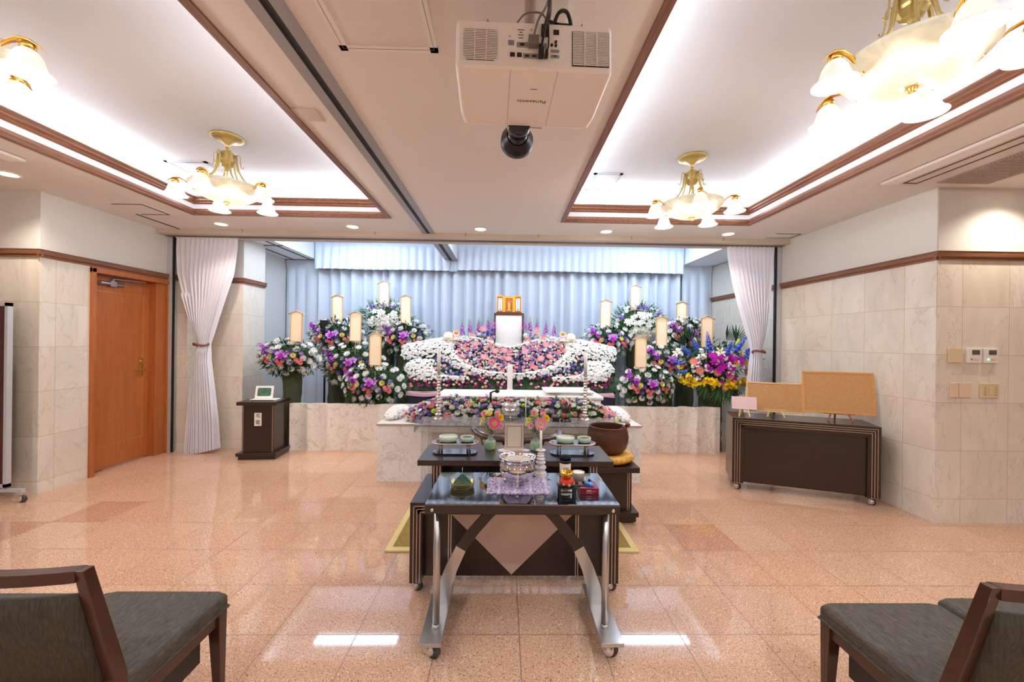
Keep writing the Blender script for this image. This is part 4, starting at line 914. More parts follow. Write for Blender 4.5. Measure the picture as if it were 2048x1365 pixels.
t = thing('incense_cup', 'short pale cup filled with white wax right of the canister', 'cup', (.403, 2.14, ZT)); MB().lathe([(.0001, 0), (.028, 0), (.031, .045), (.033, .05), (.029, .05), (.027, .044), (.0001, .044)], seg=28, cap=False).build('cup', mat('pale_paper_cup', (224, 206, 188), .6), t); MB().lathe([(.0001, .046), (.028, .046)], seg=24, cap=False).build('wax', MATS['white_wax'], t)
st = thing('small_black_stand', 'small black lacquer stand under the red cushion, front right of the table', 'stand', (.312, 1.955, ZT))
MB().box(-.045, .045, -.035, .035, .036, .044).build('top', M_blk, st)
for x in (-.036, .036):
    for y in (-.028, .028): MB().box(x-.004, x+.004, y-.004, y+.004, 0, .036).build('leg', M_blk, st)
MB().box(-.036, .036, -.031, -.026, .016, .022).build('rail', M_blk, st)
t = thing('bell_cushion', 'little red and gold ring cushion under the small gold bell', 'cushion', (.312, 1.955, ZT+.044))
MB().lathe([(.0001, 0), (.03, .0), (.037, .010), (.037, .022), (.028, .034), (.0001, .034)], seg=36, wav=lambda a, j: .04*math.sin(a*8)).build('pad', mat('red_brocade', (190, 36, 26), .45), t)
m = MB()
for i in range(8):
    a = 2*PI*i/8+.2; m.ball((.034*math.cos(a), .034*math.sin(a), .012), (.0085, .0085, .010), 10, 6)
m.build('gold_knobs', mat('gold_brocade', (172, 146, 78), .4, noise=.3, nscale=90), t)
t = thing('small_bell_bowl', 'small polished gold bell bowl on the red cushion', 'bell', (.312, 1.955, ZT+.077)); MB().lathe([(.0001, 0), (.016, .001), (.026, .010), (.031, .024), (.0325, .034), (.031, .034), (.0245, .011), (.0001, .003)], seg=36, cap=False, wav=lambda a, j: .012*math.sin(a*12)).build('bowl', mat('bright_gold', (236, 188, 76), .15, metal=1), t)
o = MB().tube([(-.07, 0, 0), (-.06, 0, .001), (.03, 0, .002), (.078, 0, .0)], [.004, .0065, .0055, .003], 10).build('bell_striker', M_blk, loc=(.342, 1.908, ZT+.0392+.012)); tag(o, 'slim black bell striker lying across the black stand', 'striker')
o.location = (.335, 1.925, ZT+.051)
t = thing('incense_box', 'dark red incense box with small white lettering at the right', 'box', (.425, 1.995, ZT), -.03)
MB().box(-.045, .045, -.045, .05, 0, .030).build('carton', mat('dark_red_carton', (132, 22, 46), .35, noise=.15, nscale=30), t, bevel=.001)
for i, (x, z, a_) in enumerate(((-.012, .019, .7), (-.006, .019, .5), (0, .018, .7), (.006, .019, .5))): MB().box(x-.0018, x+.0018, -.0462, -.045, z-.006*a_, z+.006*a_).build('print_mark', mat('pale_pink_print', (236, 200, 206), .5), t)
MB().box(-.018, .012, -.0462, -.045, .0075, .009).box(.012, .03, -.0462, -.045, .0155, .0165).build('print_line', MATS['pale_pink_print'], t)
t = thing('lighter', 'bright blue gas lighter lying on the dark red incense box', 'lighter', (.423, 2.0, ZT+.0305), .6); 
MB().box(-.011, .011, -.035, .012, 0, .013).build('body', mat('bright_blue_plastic', (28, 140, 226), .25, coat=.4), t, bevel=.003); MB().box(-.009, .009, .012, .03, .001, .012).build('head', M_blk, t, bevel=.002)
t = thing('wire_snuffer', 'thin black wire loop behind the red incense box', 'snuffer', (.475, 2.06, ZT)); MB().tube(smooth([(-.02, .05, .004), (-.015, .03, .02), (0, 0, .012), (.008, -.04, .004)]), .0015, 6).ball((-.018, .052, .012), (.008, .008, .010)).build('wire', M_blk, t)
# ================================================================== things on the upper desk (top z .7205)
ZU = .7205
M_cel = mat('celadon_ceramic', (178, 206, 188), .3, coat=.3, noise=.05, nscale=30); M_acr = mat('clear_tray_glass', (236, 240, 244), .02, trans=.9, ior=1.45)
for i, X in enumerate((-.313, .450)):
    side = ('left', 'right')[i]
    t = thing('offering_tray', 'two tier oval black tray with metal rim at the %s of the upper desk' % side, 'tray', (X, 2.615, ZU), group='two tier oval trays')
    def oval(rx, ry, n=48): return [(max(-rx+ry, min(rx-ry, 0))+0, 0)] and [((rx-ry)*(1 if math.cos(a) > 0 else -1)+ry*math.cos(a), ry*math.sin(a)) for a in [2*PI*k/n+.001 for k in range(n)]]
    MB().prism(oval(.145, .058), 0, .010).build('base', M_blk_g if 'M_blk_g' in globals() else mat('gloss_black_lacquer', (8, 8, 10), .04, coat=1), t)
    MB().prism(oval(.147, .060), .068, .075).build('top', M_glass_blk, t)
    MB().tube([(x, y, .0715) for x, y in oval(.148, .061)], .0048, 8, closed=True).build('metal_rim', M_line, t)
    for x in (-.098, -.082, .082, .098): MB().cyl((x, -.03, .01), (x, -.03, .068), .0055, 12).build('post', M_bs, t)
    for x in (-.09, .09): MB().cyl((x, .035, .01), (x, .035, .068), .0055, 12).build('post', M_bs, t)
    for (x, r_, h_, n_) in ((-.045, .060, .036, 'wide'), (.078, .044, .034, 'narrow')):
        c = thing('incense_cup', '%s pale green ceramic bowl on the %s oval tray' % (n_, side), 'bowl', (X+x, 2.615, ZU+.0755), group='pale green ceramic bowls')
        MB().lathe([(.0001, 0), (r_*.78, 0), (r_*.9, .005), (r_*.99, h_*.5), (r_, h_), (r_*.93, h_), (r_*.9, h_*.45), (.0001, h_*.4)], seg=44, cap=False).build('bowl', M_cel, c)
        MB().lathe([(.0001, h_*.72), (r_*.93, h_*.72)], seg=36, cap=False).build('incense', mat('cream_powder', (216, 208, 196), .9) if n_ == 'wide' else mat('brown_powder', (110, 78, 60), .9, noise=.3, nscale=200), c)
t = thing('desk_picture', 'pale pink beige photo frame with blank sheet on the upper desk', 'picture frame', (.072, 2.69, ZU+.006), rot=(math.radians(-6), 0, 0))
w_, h_ = .064, .168
MB().box(-w_, w_, -.008, .006, 0, .014).box(-w_, w_, -.008, .006, h_-.014, h_).box(-w_, -w_+.014, -.008, .006, .014, h_-.014).box(w_-.014, w_, -.008, .006, .014, h_-.014).build('frame', mat('pink_beige_paint', (214, 184, 168), .35, coat=.3), t, bevel=.002)
MB().box(-w_+.018, w_-.018, -.0045, 0, .018, h_-.018).build('inner_border', mat('beige_sheet', (222, 206, 188), .6), t); MB().box(-w_+.013, w_-.013, -.003, .003, .013, h_-.013).build('backing', mat('brown_liner', (160, 128, 112), .6), t)
def sc_(u, v):
    a = 2*PI*u; r_ = 1+.05*math.cos(a*18); return (.105*math.cos(a)*r_*(1-v), .055*math.sin(a)*r_*(1-v), .003+.001*math.sin(30*u)*(1-v))
o = MB().grid(sc_, 108, 3, wrap=True).build('lace_doily', mat('white_lace', (240, 236, 236), .8), loc=(.070, 2.685, ZU-.0015)); tag(o, 'white scalloped doily under the pale pink photo frame', 'doily')
# ================================================================== marble bier, coffin, acrylic table
M_marb = marble('white_grey_marble', (243, 241, 241), (184, 180, 180), 2.4)
b = thing('marble_plinth', 'large low white marble plinth in front of the coffin', 'plinth', (.065, 4.6, 0))
MB().box(-1.355, .0, -.478, .48, .0, .575).box(.003, 1.355, -.478, .48, .0, .575).build('body', M_marb, b)
MB().box(-1.365, 1.365, -.488, .485, .575, .590).build('top_edge', mat('dull_steel_edge', (196, 186, 180), .35, metal=.6), b)
MB().box(-1.36, 1.36, -.483, .483, .588, .593).build('top', mat('white_plinth_top', (236, 232, 232), .5), b)
MB().box(-1.34, 1.34, -.46, .46, -.0, .004).build('base', M_dark, b)
M_fluff = mat('white_fluff', (240, 240, 244), .95, bump=.9, bscale=40)
for x0, sx, lb in ((-1.2, .10, 'white fluffy cotton heap on the left end of the marble plinth'), (1.29, .10, 'white fluffy cotton heap on the right end of the marble plinth')):
    rnd = random.Random(int(sx*100)); m = MB()
    for i in range(420):
        a_, q_ = rnd.uniform(0, 6.28), math.sqrt(rnd.random()); m.ball((x0+sx*q_*math.cos(a_), 4.55+.32*q_*math.sin(a_), .605+.085*math.sqrt(1-q_*q_)+rnd.uniform(-.008, .008)), (rnd.uniform(.012, .026), rnd.uniform(.012, .03), rnd.uniform(.010, .02)), 7, 5)
    o = m.build('cotton_heap', M_fluff); tag(o, lb, 'cotton')
M_bro = mat('white_brocade', (240, 238, 240), .5, noise=.03, nscale=20, bump=.25, bscale=60)
cf = thing('coffin', 'white brocade covered coffin behind the low flower bank', 'coffin', (.18, 4.78, .593))
def cof(u, v):  pass
MB().box(-.92, .92, -.27, .27, 0, .20).build('case', M_bro, cf, bevel=.02, seg=3); MB().box(-.945, .945, -.285, .285, .20, .245).build('lid', M_bro, cf, bevel=.018, seg=3)
MB().box(.30, .84, -.23, .23, .245, .262).box(.29, .85, -.24, .24, .268, .29).build('viewing_door', M_bro, cf, bevel=.008); MB().box(.33, .46, -.243, -.238, .262, .268).box(.68, .80, -.243, -.238, .262, .268).build('gold_hinge', M_goldd, cf)
M_acry = mat('clear_acrylic', (238, 242, 248), .03, trans=.88, ior=1.3)
m, nt, bs = new_mat('acrylic_sheet'); k = NT(nt); tr = k.n('ShaderNodeBsdfTransparent'); tr.inputs[0].default_value = (.93, .95, .97, 1); gl = k.n('ShaderNodeBsdfGlossy'); gl.inputs['Roughness'].default_value = .03; df = k.n('ShaderNodeBsdfDiffuse'); df.inputs[0].default_value = (.97, .98, 1, 1)
fr = k.n('ShaderNodeFresnel'); fr.inputs[0].default_value = 1.5; m1 = k.n('ShaderNodeMixShader'); m1.inputs[0].default_value = .24; k.l(tr.outputs[0], m1.inputs[1]); k.l(df.outputs[0], m1.inputs[2])
m2 = k.n('ShaderNodeMixShader'); k.l(fr.outputs[0], m2.inputs[0]); k.l(m1.outputs[0], m2.inputs[1]); k.l(gl.outputs[0], m2.inputs[2]); k.l(m2.outputs[0], nt.nodes['Material Output'].inputs[0]); M_ac2 = m
a = thing('acrylic_table', 'long clear acrylic table in front of the marble plinth carrying the candlesticks', 'table', (.14, 3.90, 0))
MB().box(-.96, .96, -.20, .20, .655, .670).build('top', M_ac2, a, bevel=.002); MB().box(-.96, .96, -.203, -.195, .605, .655).box(-.96, .96, .195, .203, .605, .655).box(-.963, -.955, -.2, .2, .605, .655).box(.955, .963, -.2, .2, .605, .655).build('apron', M_ac2, a)
for x in (-.88, .88):
    for y in (-.16, .16): MB().box(x-.02, x+.02, y-.01, y+.01, 0, .655).build('leg', M_ac2, a)
ZA = .6702
M_silver = mat('bright_silver', (232, 226, 222), .1, metal=1)
for i, (X, Y_) in enumerate(((-.650, 4.00), (.812, 4.00))):
    side = ('left', 'right')[i]
    t = thing('tall_candlestick', 'tall ringed silver candlestick at the %s end of the acrylic table' % side, 'candlestick', (X, Y_, ZA), group='tall silver candlesticks')
    pr = [(.0001, 0), (.056, 0), (.058, .006), (.05, .012), (.036, .022), (.026, .034)]; z = .034
    for q in range(14):
        r_ = .040-.0012*q if q % 3 == 0 else .027-.0006*q; h_ = .0285; pr += [(.014, z), (r_, z+h_*.35), (r_, z+h_*.6), (.014, z+h_*.95)]; z += h_
    pr += [(.013, z), (.03, z+.012), (.042, z+.02), (.042, z+.023), (.012, z+.02), (.0001, z+.02)]
    MB().lathe(pr, seg=32, cap=False).build('stem', M_silver, t)
    c = thing('tall_candle', 'thick white candle in the %s silver candlestick' % side, 'candle', (X, Y_, ZA+z+.02), group='thick white candles'); MB().cyl((0, 0, 0), (0, 0, .225), .016, 20, r2=.0185).build('wax', MATS['white_wax'], c); MB().cyl((0, 0, .225), (0, 0, .235), .0012, 6).build('wick', M_blk, c)
t = thing('incense_censer', 'silver three footed censer on the acrylic table between the vases', 'incense burner', (.066, 4.0, ZA+.001)); censer(t, 1.15)
t = thing('water_cup_stand', 'dark lacquer cup on a ring of red and green balls', 'cup', (.612, 3.93, ZA)); M_lac = mat('dark_brown_lacquer', (54, 32, 28), .2, coat=.5)
MB().lathe([(.0001, 0), (.052, 0), (.054, .012), (.036, .026), (.034, .04), (.0001, .04)], seg=32, cap=False).build('foot', M_lac, t)
for i in range(7):
    a_ = 2*PI*i/7-.4; MB().ball((.038*math.cos(a_), .038*math.sin(a_), .063), (.024, .022, .026)).build('ball', mat('red_lacquer', (196, 62, 40), .4) if i % 2 else mat('green_lacquer', (72, 112, 74), .4), t)
MB().lathe([(.0001, .085), (.040, .088), (.046, .10), (.048, .175), (.043, .176), (.042, .11), (.0001, .10)], seg=32, cap=False).build('cup', M_lac, t); MB().ball((0, 0, .182), (.008, .008, .012)).build('stick', M_lac, t)
o = thing('incense_box', 'small black lacquer box beside the dark cup', 'box', (.51, 3.93, ZA)); MB().box(-.032, .032, -.03, .03, 0, .028).box(-.036, .036, -.034, .034, .028, .04).build('carton', M_blk, o, bevel=.002)
mc = thing('microphone', 'black gooseneck microphone standing before the coffin', 'microphone', (-.135, 4.07, ZA))
MB().cyl((0, 0, .0), (0, 0, .16), .008, 12).lathe([(.0001, 0), (.04, 0), (.04, .006), (.01, .01)], seg=24).build('stand', mat('clear_grey_rod', (176, 168, 170), .2, metal=.5), mc); MB().cyl((0, 0, .16), (0, 0, .26), .012, 14).build('body', M_blk, mc); MB().tube([(0, 0, .255), (.03, 0, .27), (.06, 0, .272)], .008, 8).ball((.065, 0, .272), (.026, .02, .02)).build('head', M_blk, mc)
c = thing('thin_candle', 'thin white taper standing in front of the coffin, right of the microphone', 'candle', (.222, 4.07, ZA)); MB().cyl((0, 0, .0), (0, 0, .255), .0065, 10).build('wax', MATS['white_wax'], c); MB().lathe([(.0001, 0), (.02, 0), (.02, .004), (.008, .01)], seg=16).build('holder', M_silver, c)
# ================================================================== altar table with cloths, portrait, screen
at = thing('altar_table', 'cloth covered altar table under the white flower waves', 'table', (.09, 5.86, 0))
MB().box(-1.38, 1.38, -.37, .40, 0, .735).build('body', M_dark, at)
def skf(u, v): x = -1.40+2.80*u; return (x, -.385-.008*math.sin(x*14)*(1-v), .01+.73*v)
MB().grid(skf, 90, 2).grid(lambda u, v: (-1.395-.006*math.sin(u*20), -.385+.78*u, .01+.73*v), 20, 2).grid(lambda u, v: (1.395+.006*math.sin(u*20), -.385+.78*u, .01+.73*v), 20, 2).build('navy_skirt', cloth('navy_cloth', (34, 38, 66)), at)
def pkf(u, v):
    x = -1.42+2.84*u; d = max(0, .2-v)/.2
    return (x, -.40+.80*max(0, v-.2)/.8-.01*d, .745-.05*d-.012*d*math.sin(x*9)+.004*math.sin(x*13+v*5))
MB().grid(pkf, 120, 12).build('pink_cloth', cloth('dusty_pink_cloth', (176, 138, 150)), at)
pf = thing('portrait_frame', 'tall brown portrait frame with a blank white sheet above the flowers', 'picture frame', (.062, 6.30, 1.28))
w_, h_ = .235, .61
MB().box(-w_, w_, -.02, .0, h_-.035, h_).box(-w_, -w_+.03, -.02, 0, 0, h_-.035).box(w_-.03, w_, -.02, 0, 0, h_-.035).box(-w_, w_, -.02, 0, 0, .03).build('frame', mat('reddish_brown_frame', (96, 58, 58), .35, noise=.2, nscale=30), pf, bevel=.003)
MB().box(-w_+.02, w_-.02, -.008, .0, .02, h_-.02).build('white_sheet', mat('white_photo_sheet', (250, 250, 252), .3), pf)
MB().box(-.18, -.15, .0, .10, -.53, h_-.1).box(.15, .18, .0, .10, -.53, h_-.1).box(-.2, .2, .0, .14, h_-.02, h_+.014).build('support', M_blk, pf)
sn = thing('triptych_screen', 'small golden triptych screen with a standing golden figure above the portrait', 'screen', (.062, 6.345, 1.905))
M_gy = mat('golden_yellow_silk', (232, 178, 52), .4, noise=.12, nscale=60); M_or = mat('orange_brown_silk', (186, 92, 44), .5, noise=.25, nscale=90)
MB().box(-.088, .088, .0, .008, 0, .255).build('centre_panel', M_gy, sn); MB().box(-.055, .055, -.002, 0, .008, .225).build('centre_picture', M_or, sn)
MB().lathe([(.032, 0), (.036, 0), (.036, .002), (.032, .002)], seg=32, M=TR(0, -.0025, .165) @ R('X', 90), cap=False).ball((0, -.004, .163), (.012, .003, .015)).ball((0, -.004, .115), (.021, .003, .042)).ball((0, -.004, .075), (.017, .003, .03)).prism([(-.03, .04), (-.022, .05), (.022, .05), (.03, .04), (.024, .025), (-.024, .025)], 0, .003, TR(0, -.0025, 0) @ R('X', 90)).build('golden_figure', mat('pale_gold_paint', (236, 190, 96), .4), sn)
for s in (-1, 1):
    M = TR(s*.088, 0, 0) @ R('Z', -s*14)
    wg = MB().box(0 if s > 0 else -.105, .105 if s > 0 else 0, 0, .008, 0, .268, M=M).build('wing', M_gy, sn)
    MB().box(min(s*.012, s*.096), max(s*.012, s*.096), -.002, 0, .008, .245, M=M).build('wing_border', M_or, wg); MB().box(min(s*.022, s*.086), max(s*.022, s*.086), -.003, 0, .026, .218, M=M).build('white_scroll', MATS['white_card'], wg)
    m = MB()
    for q in range(9): m.box(s*.054-.004, s*.054+.005, -.004, -.002, .075+q*.0145, .0835+q*.0145, M=M)
    m.build('brush_writing', M_black_ink, wg); MB().ball((s*.054, -.003, .048), (.016, .003, .008), M=M).build('lotus_mark', mat('dull_green_print', (90, 120, 90), .5), wg)
tb = thing('memorial_tablet', 'blank white wooden memorial tablet in front of the flower waves', 'tablet', (.078, 5.50, .755))
MB().box(-.036, .036, -.008, .008, .03, .37).prism([(-.036, 0), (.036, 0), (.02, .012), (-.02, .012)], -.008, .008, TR(0, 0, .37) @ R('X', 90)).build('board', mat('white_wood', (246, 242, 244), .5), tb); MB().box(-.055, .055, -.03, .03, 0, .02).box(-.045, .045, -.022, .022, .02, .034).build('base', mat('pale_wood_base', (226, 196, 160), .5), tb)
# ================================================================== flowers
def fm(name, rgb, rough=.6, tl=.25):
    if name in MATS: return MATS[name]
    m, nt, b = new_mat(name); k = NT(nt); b.inputs['Base Color'].default_value = (*s2l(rgb), 1); b.inputs['Roughness'].default_value = rough; b.inputs['Specular IOR Level'].default_value = .25
    tr = k.n('ShaderNodeBsdfTranslucent'); tr.inputs[0].default_value = (*s2l(rgb), 1); mx = k.n('ShaderNodeMixShader'); mx.inputs[0].default_value = tl
    k.l(b.outputs[0], mx.inputs[1]); k.l(tr.outputs[0], mx.inputs[2]); k.l(mx.outputs[0], nt.nodes['Material Output'].inputs[0]); MATS[name] = m; return m
F_white = fm('white_petal', (250, 250, 250)); F_cream = fm('cream_petal', (246, 240, 220)); F_pink = fm('pink_petal', (248, 150, 170)); F_lpink = fm('light_pink_petal', (246, 196, 206)); F_coral = fm('coral_petal', (255, 156, 166)); F_mag = fm('magenta_petal', (186, 60, 140)); F_vio = fm('violet_petal', (136, 112, 200)); F_lav = fm('lavender_petal', (178, 160, 222)); F_orch = fm('orchid_purple', (176, 52, 196)); F_orchl = fm('orchid_light', (206, 150, 234)); F_yel = fm('yellow_petal', (252, 226, 40)); F_pyel = fm('pale_yellow_petal', (248, 240, 160)); F_lime = fm('lime_petal', (206, 222, 84)); F_blue = fm('delphinium_blue', (48, 84, 206)); F_lblue = fm('pale_blue_petal', (130, 160, 226)); F_hot = fm('hot_orchid_petal', (196, 30, 190)); F_salm = fm('salmon_petal', (248, 160, 146)); F_oran = fm('orange_petal', (246, 166, 40))
F_red = fm('deep_pink_petal', (232, 84, 112)); F_ctr = fm('green_yellow_centre', (206, 200, 90)); F_stem = fm('stem_green', (70, 110, 50)); F_dk = fm('dark_leaf', (38, 70, 38), .5, .15); F_md = fm('mid_leaf', (62, 104, 56), .5, .2); F_pale = fm('pale_leaf', (120, 160, 110), .5, .2); F_fern = fm('bright_leaf', (84, 140, 56), .5, .25)
def petal(o, az, elev, r0, L, w_, curl=0, m=0, M=None, tip=.5, n=3):
    """a petal: starts r0 from the axis, elev = angle above the flat plane (deg), curl bends it upward along its length"""
    ca, sa = math.cos(az), math.sin(az); e = math.radians(elev); r, z = r0, 0; vs = []; st = L/n
    prof = [.35, .9, 1.0, tip] if n == 3 else [.4, 1.0, tip]
    for i in range(n+1):
        hw = w_/2*prof[i]; vs += [(r*ca+sa*hw, r*sa-ca*hw, z), (r*ca-sa*hw, r*sa+ca*hw, z)]
        r += st*math.cos(e); z += st*math.sin(e); e += math.radians(curl)/n
    o.add(vs, [(2*i, 2*i+1, 2*i+3, 2*i+2) for i in range(n)], False, m, M)
def bl_mum(o, M=None):
    for n, r0, L, el, cu, ph in ((10, .10, .95, 12, 50, 0), (9, .08, .82, 32, 45, .3), (7, .05, .62, 55, 35, .1), (4, .03, .4, 75, 20, .5)):
        for i in range(n): petal(o, 2*PI*i/n+ph, el, r0, L, .42, cu, 0, M, .45)
    o.ball((0, 0, .12), (.16, .16, .2), 6, 4, 1, M)
def bl_gerb(o, M=None):
    for n, r0, L, el, cu, ph in ((20, .1, .92, 8, 10, 0), (18, .1, .74, 16, 6, .15), (14, .1, .42, 26, 0, .1)):
        for i in range(n): petal(o, 2*PI*i/n+ph, el, r0, L, .19, cu, 2 if n == 18 else 0, M, .55, 2)
    o.lathe([(.24, .06), (.2, .16), (.12, .19), (.0001, .17)], (0, 0, 0), 10, 1, M, True, False)
def bl_carn(o, M=None):
    rnd = random.Random(3)
    for k, (R0, z0, z1) in enumerate(((.98, .12, .28), (.82, .28, .45), (.62, .42, .58), (.40, .52, .68), (.2, .6, .74))):
        n = 22; vs = [(0, 0, z0-.25)]
        for i in range(n):
            a = 2*PI*i/n; q = 1 if i % 2 else .82; vs.append((R0*q*math.cos(a), R0*q*math.sin(a), (z1 if i % 2 else z0)+rnd.uniform(-.05, .05)))
        o.add(vs, [(0, 1+i, 1+(i+1) % n) for i in range(n)], False, 0 if k < 3 else 1, M)
    o.lathe([(.1, -.5), (.22, -.3), (.3, 0)], (0, 0, 0), 6, 2, M, True, False)
def bl_rose(o, M=None):
    for n, r0, L, el, cu, ph, w_ in ((5, .1, 1.0, 25, 40, 0, .95), (5, .08, .85, 45, 40, .6, .8), (4, .05, .65, 65, 30, .2, .6)):
        for i in range(n): petal(o, 2*PI*i/n+ph, el, r0, L, w_, cu, 0 if r0 > .06 else 1, M, .75)
def bl_daisy(o, M=None):
    for i in range(9): petal(o, 2*PI*i/9, 18, .12, .88, .46, 30, 0, M, .6, 2)
    for i in range(6): petal(o, 2*PI*i/6+.3, 48, .06, .55, .36, 30, 0, M, .6, 2)
    o.add([(.17, 0, .16), (0, .17, .16), (-.17, 0, .16), (0, -.17, .16), (0, 0, .26)], [(0, 1, 4), (1, 2, 4), (2, 3, 4), (3, 0, 4)], False, 1, M)
def bl_tiny(o, M=None):
    for i in range(5): petal(o, 2*PI*i/5, 25, .05, .95, .7, 15, 0, M, .6, 2)
def bl_orch(o, M=None):
    for i, (w_, L) in enumerate(((.95, 1), (.55, .95), (.55, .9), (.55, .9), (.95, 1))): petal(o, PI/2+2*PI*(i-.0)/5+.62, 14, .06, L, w_, -10, 0, M, .7)
    petal(o, -PI/2, 40, .05, .6, .45, 30, 1, M, .7, 2); o.ball((0, 0, .18), .13, 6, 4, 1, M)
def bl_lily(o, M=None):
    for i in range(6): petal(o, 2*PI*i/6, 42, .05, 1.25, .46, -70, 0, M, .15)
    for i in range(5): o.tube([(0, 0, 0), (.25*math.cos(i*1.26), .25*math.sin(i*1.26), .6)], .02, 4, 1, M)
def spike(o, pet, L, r_, n, m=0, tipm=2, M=None, seed=1, top=.25):
    """a flower spike along +Z, length L"""
    rnd = random.Random(seed); o.tube([(0, 0, -L*.3), (0, 0, L)], .012, 4, 2, M)
    for i in range(n):
        t = i/(n-1); a = i*2.4; rr_ = r_*(1-.75*t); z = L*t; T = TR(rr_*.55*math.cos(a), rr_*.55*math.sin(a), z) @ Vector((math.cos(a), math.sin(a), .5)).to_track_quat('Z', 'Y').to_matrix().to_4x4() @ Matrix.Scale(rr_*.72, 4)
        T = (M @ T) if M is not None else T
        if t > 1-top: o.ball((0, 0, 0), (.4, .4, .7), 5, 3, tipm, T)
        else:
            for q in range(5): petal(o, 2*PI*q/5+a, 22, .05, .95, .75, 20, m if q % 4 else 1, T, .6, 2)
def bl_spike_d(o, M=None): spike(o, None, 3.4, .62, 34, M=M, top=.18)
def bl_spike_s(o, M=None): spike(o, None, 2.8, .5, 26, M=M, top=.38)
def bl_spray(o, M=None):
    rnd = random.Random(9)
    for i in range(16):
        a = rnd.uniform(0, 6.28); q = rnd.uniform(.1, .9); z = rnd.uniform(-.1, 1.5); P = (q*math.cos(a)*(1-z*.3), q*math.sin(a)*(1-z*.3), z)
        o.tube([(0, 0, z-.5), P], .015, 3, 2, M)
        T = TR(*P) @ Vector((P[0], P[1]-.2, .4+z*.1)).to_track_quat('Z', 'Y').to_matrix().to_4x4() @ Matrix.Scale(.34, 4); T = (M @ T) if M is not None else T
        for k_ in range(5): petal(o, 2*PI*k_/5, 10, .05, .95, .62, 15, i % 4 == 0, T, .45, 2)
def bl_bud(o, M=None): o.ball((0, 0, .5), (.28, .28, .75), 8, 6, 0, M)
def leaf_(o, M, m=0, fold=.18):
    o.add([(0, 0, 0), (.16, .5, -fold*.3), (0, .5, .06), (-.16, .5, -fold*.3), (0, 1.1, -.15)], [(0, 1, 2), (0, 2, 3), (1, 4, 2), (2, 4, 3)], True, m, M)
KINDS = {'mum': (bl_mum, 'chrysanthemum', (F_white, F_pyel)), 'ymum': (bl_mum, 'yellow_chrysanthemum', (F_pyel, F_pyel)), 'carn': (bl_carn, 'carnation', (F_coral, F_pink, F_stem)), 'pcarn': (bl_carn, 'carnation', (F_lpink, F_pink, F_stem)), 'wcarn': (bl_carn, 'carnation', (F_white, F_cream, F_stem)), 'lcarn': (bl_carn, 'carnation', (F_lime, F_pyel, F_stem)),
         'gerb': (bl_gerb, 'gerbera', (F_lpink, F_ctr, F_pink)), 'rgerb': (bl_gerb, 'gerbera', (F_pink, F_ctr, F_red)), 'ogerb': (bl_gerb, 'gerbera', (F_salm, F_ctr, F_coral)), 'veust': (bl_rose, 'violet_lisianthus', (F_vio, F_lav)), 'leust': (bl_rose, 'lavender_lisianthus', (F_lav, F_cream)), 'peust': (bl_rose, 'pink_lisianthus', (F_lpink, F_cream)), 'weust': (bl_rose, 'white_lisianthus', (F_white, F_cream)), 'meust': (bl_rose, 'magenta_blossom', (F_mag, F_orch)),
         'daisy': (bl_daisy, 'chrysanthemum', (F_white, F_ctr)), 'catt': (bl_orch, 'cattleya_orchid', (F_orchl, F_orch)), 'vanda': (bl_spray, 'orchid_spray', (F_orch, F_orchl, F_stem)), 'horch': (bl_orch, 'phalaenopsis_orchid', (F_hot, F_orch)), 'worch': (bl_orch, 'white_orchid', (F_white, F_cream)), 'lily': (bl_lily, 'pink_lily', (F_salm, F_coral)), 'wlily': (bl_lily, 'white_lily', (F_cream, F_lime)),
         'delph': (bl_spike_d, 'delphinium', (F_blue, F_lblue, F_blue)), 'snap': (bl_spike_s, 'larkspur', (F_orchl, F_mag, F_pale)), 'oncid': (bl_spray, 'yellow_orchid_spray', (F_yel, F_oran, F_stem)), 'baby': (bl_spray, 'small_white_spray', (F_white, F_white, F_stem)), 'stat': (bl_spray, 'violet_statice', (F_vio, F_lav, F_stem)), 'bud': (bl_bud, 'lily_bud', (F_lime,)), 'tiny': (bl_tiny, 'small_blossom', (F_lav,)), 'yrose': (bl_rose, 'yellow_alstroemeria', (F_pyel, F_yel)), 'orose': (bl_rose, 'orange_alstroemeria', (F_yel, F_oran))}
CACHE = {}
def bloom(kind, parent, p, d, s, spin=0, name=None):
    if kind not in CACHE:
        o = MB(); KINDS[kind][0](o); me = o.data(KINDS[kind][1])
        for q in KINDS[kind][2]: me.materials.append(q)
        CACHE[kind] = me
    ob = bpy.data.objects.new(name or KINDS[kind][1], CACHE[kind]); COL.objects.link(ob); ob.parent = parent; ob.location = p
    ob.rotation_euler = (Vector(d).to_track_quat('Z', 'Y').to_matrix().to_4x4() @ Matrix.Rotation(spin, 4, 'Z')).to_euler(); ob.scale = (s, s, s); return ob
def MT(p, d, s, spin=0): return TR(*p) @ Vector(d).to_track_quat('Z', 'Y').to_matrix().to_4x4() @ Matrix.Rotation(spin, 4, 'Z') @ Matrix.Scale(s, 4)
def stuff(mb, name, mats, parent):
    o = mb.build(name, mats, parent, fixn=False); o['kind'] = 'stuff'; return o
M_wrap = cloth('dark_green_wrap', (66, 70, 42), .7); M_wrap.node_tree.nodes['Principled BSDF'].inputs['Base Color'].default_value = (*s2l((64, 68, 40)), 1)
def ell(c, r, a, b, push=1.0):
    q = 1-a*a-b*b; y = -math.sqrt(max(.04, q))
    if q < .04: y = -.2
    p = Vector((c[0]+r[0]*a*push, c[1]+r[1]*y*push, c[2]+r[2]*b*push)); d = Vector((a*.8, y*.9-.1, b*.8+.22)); return p, d.normalized()
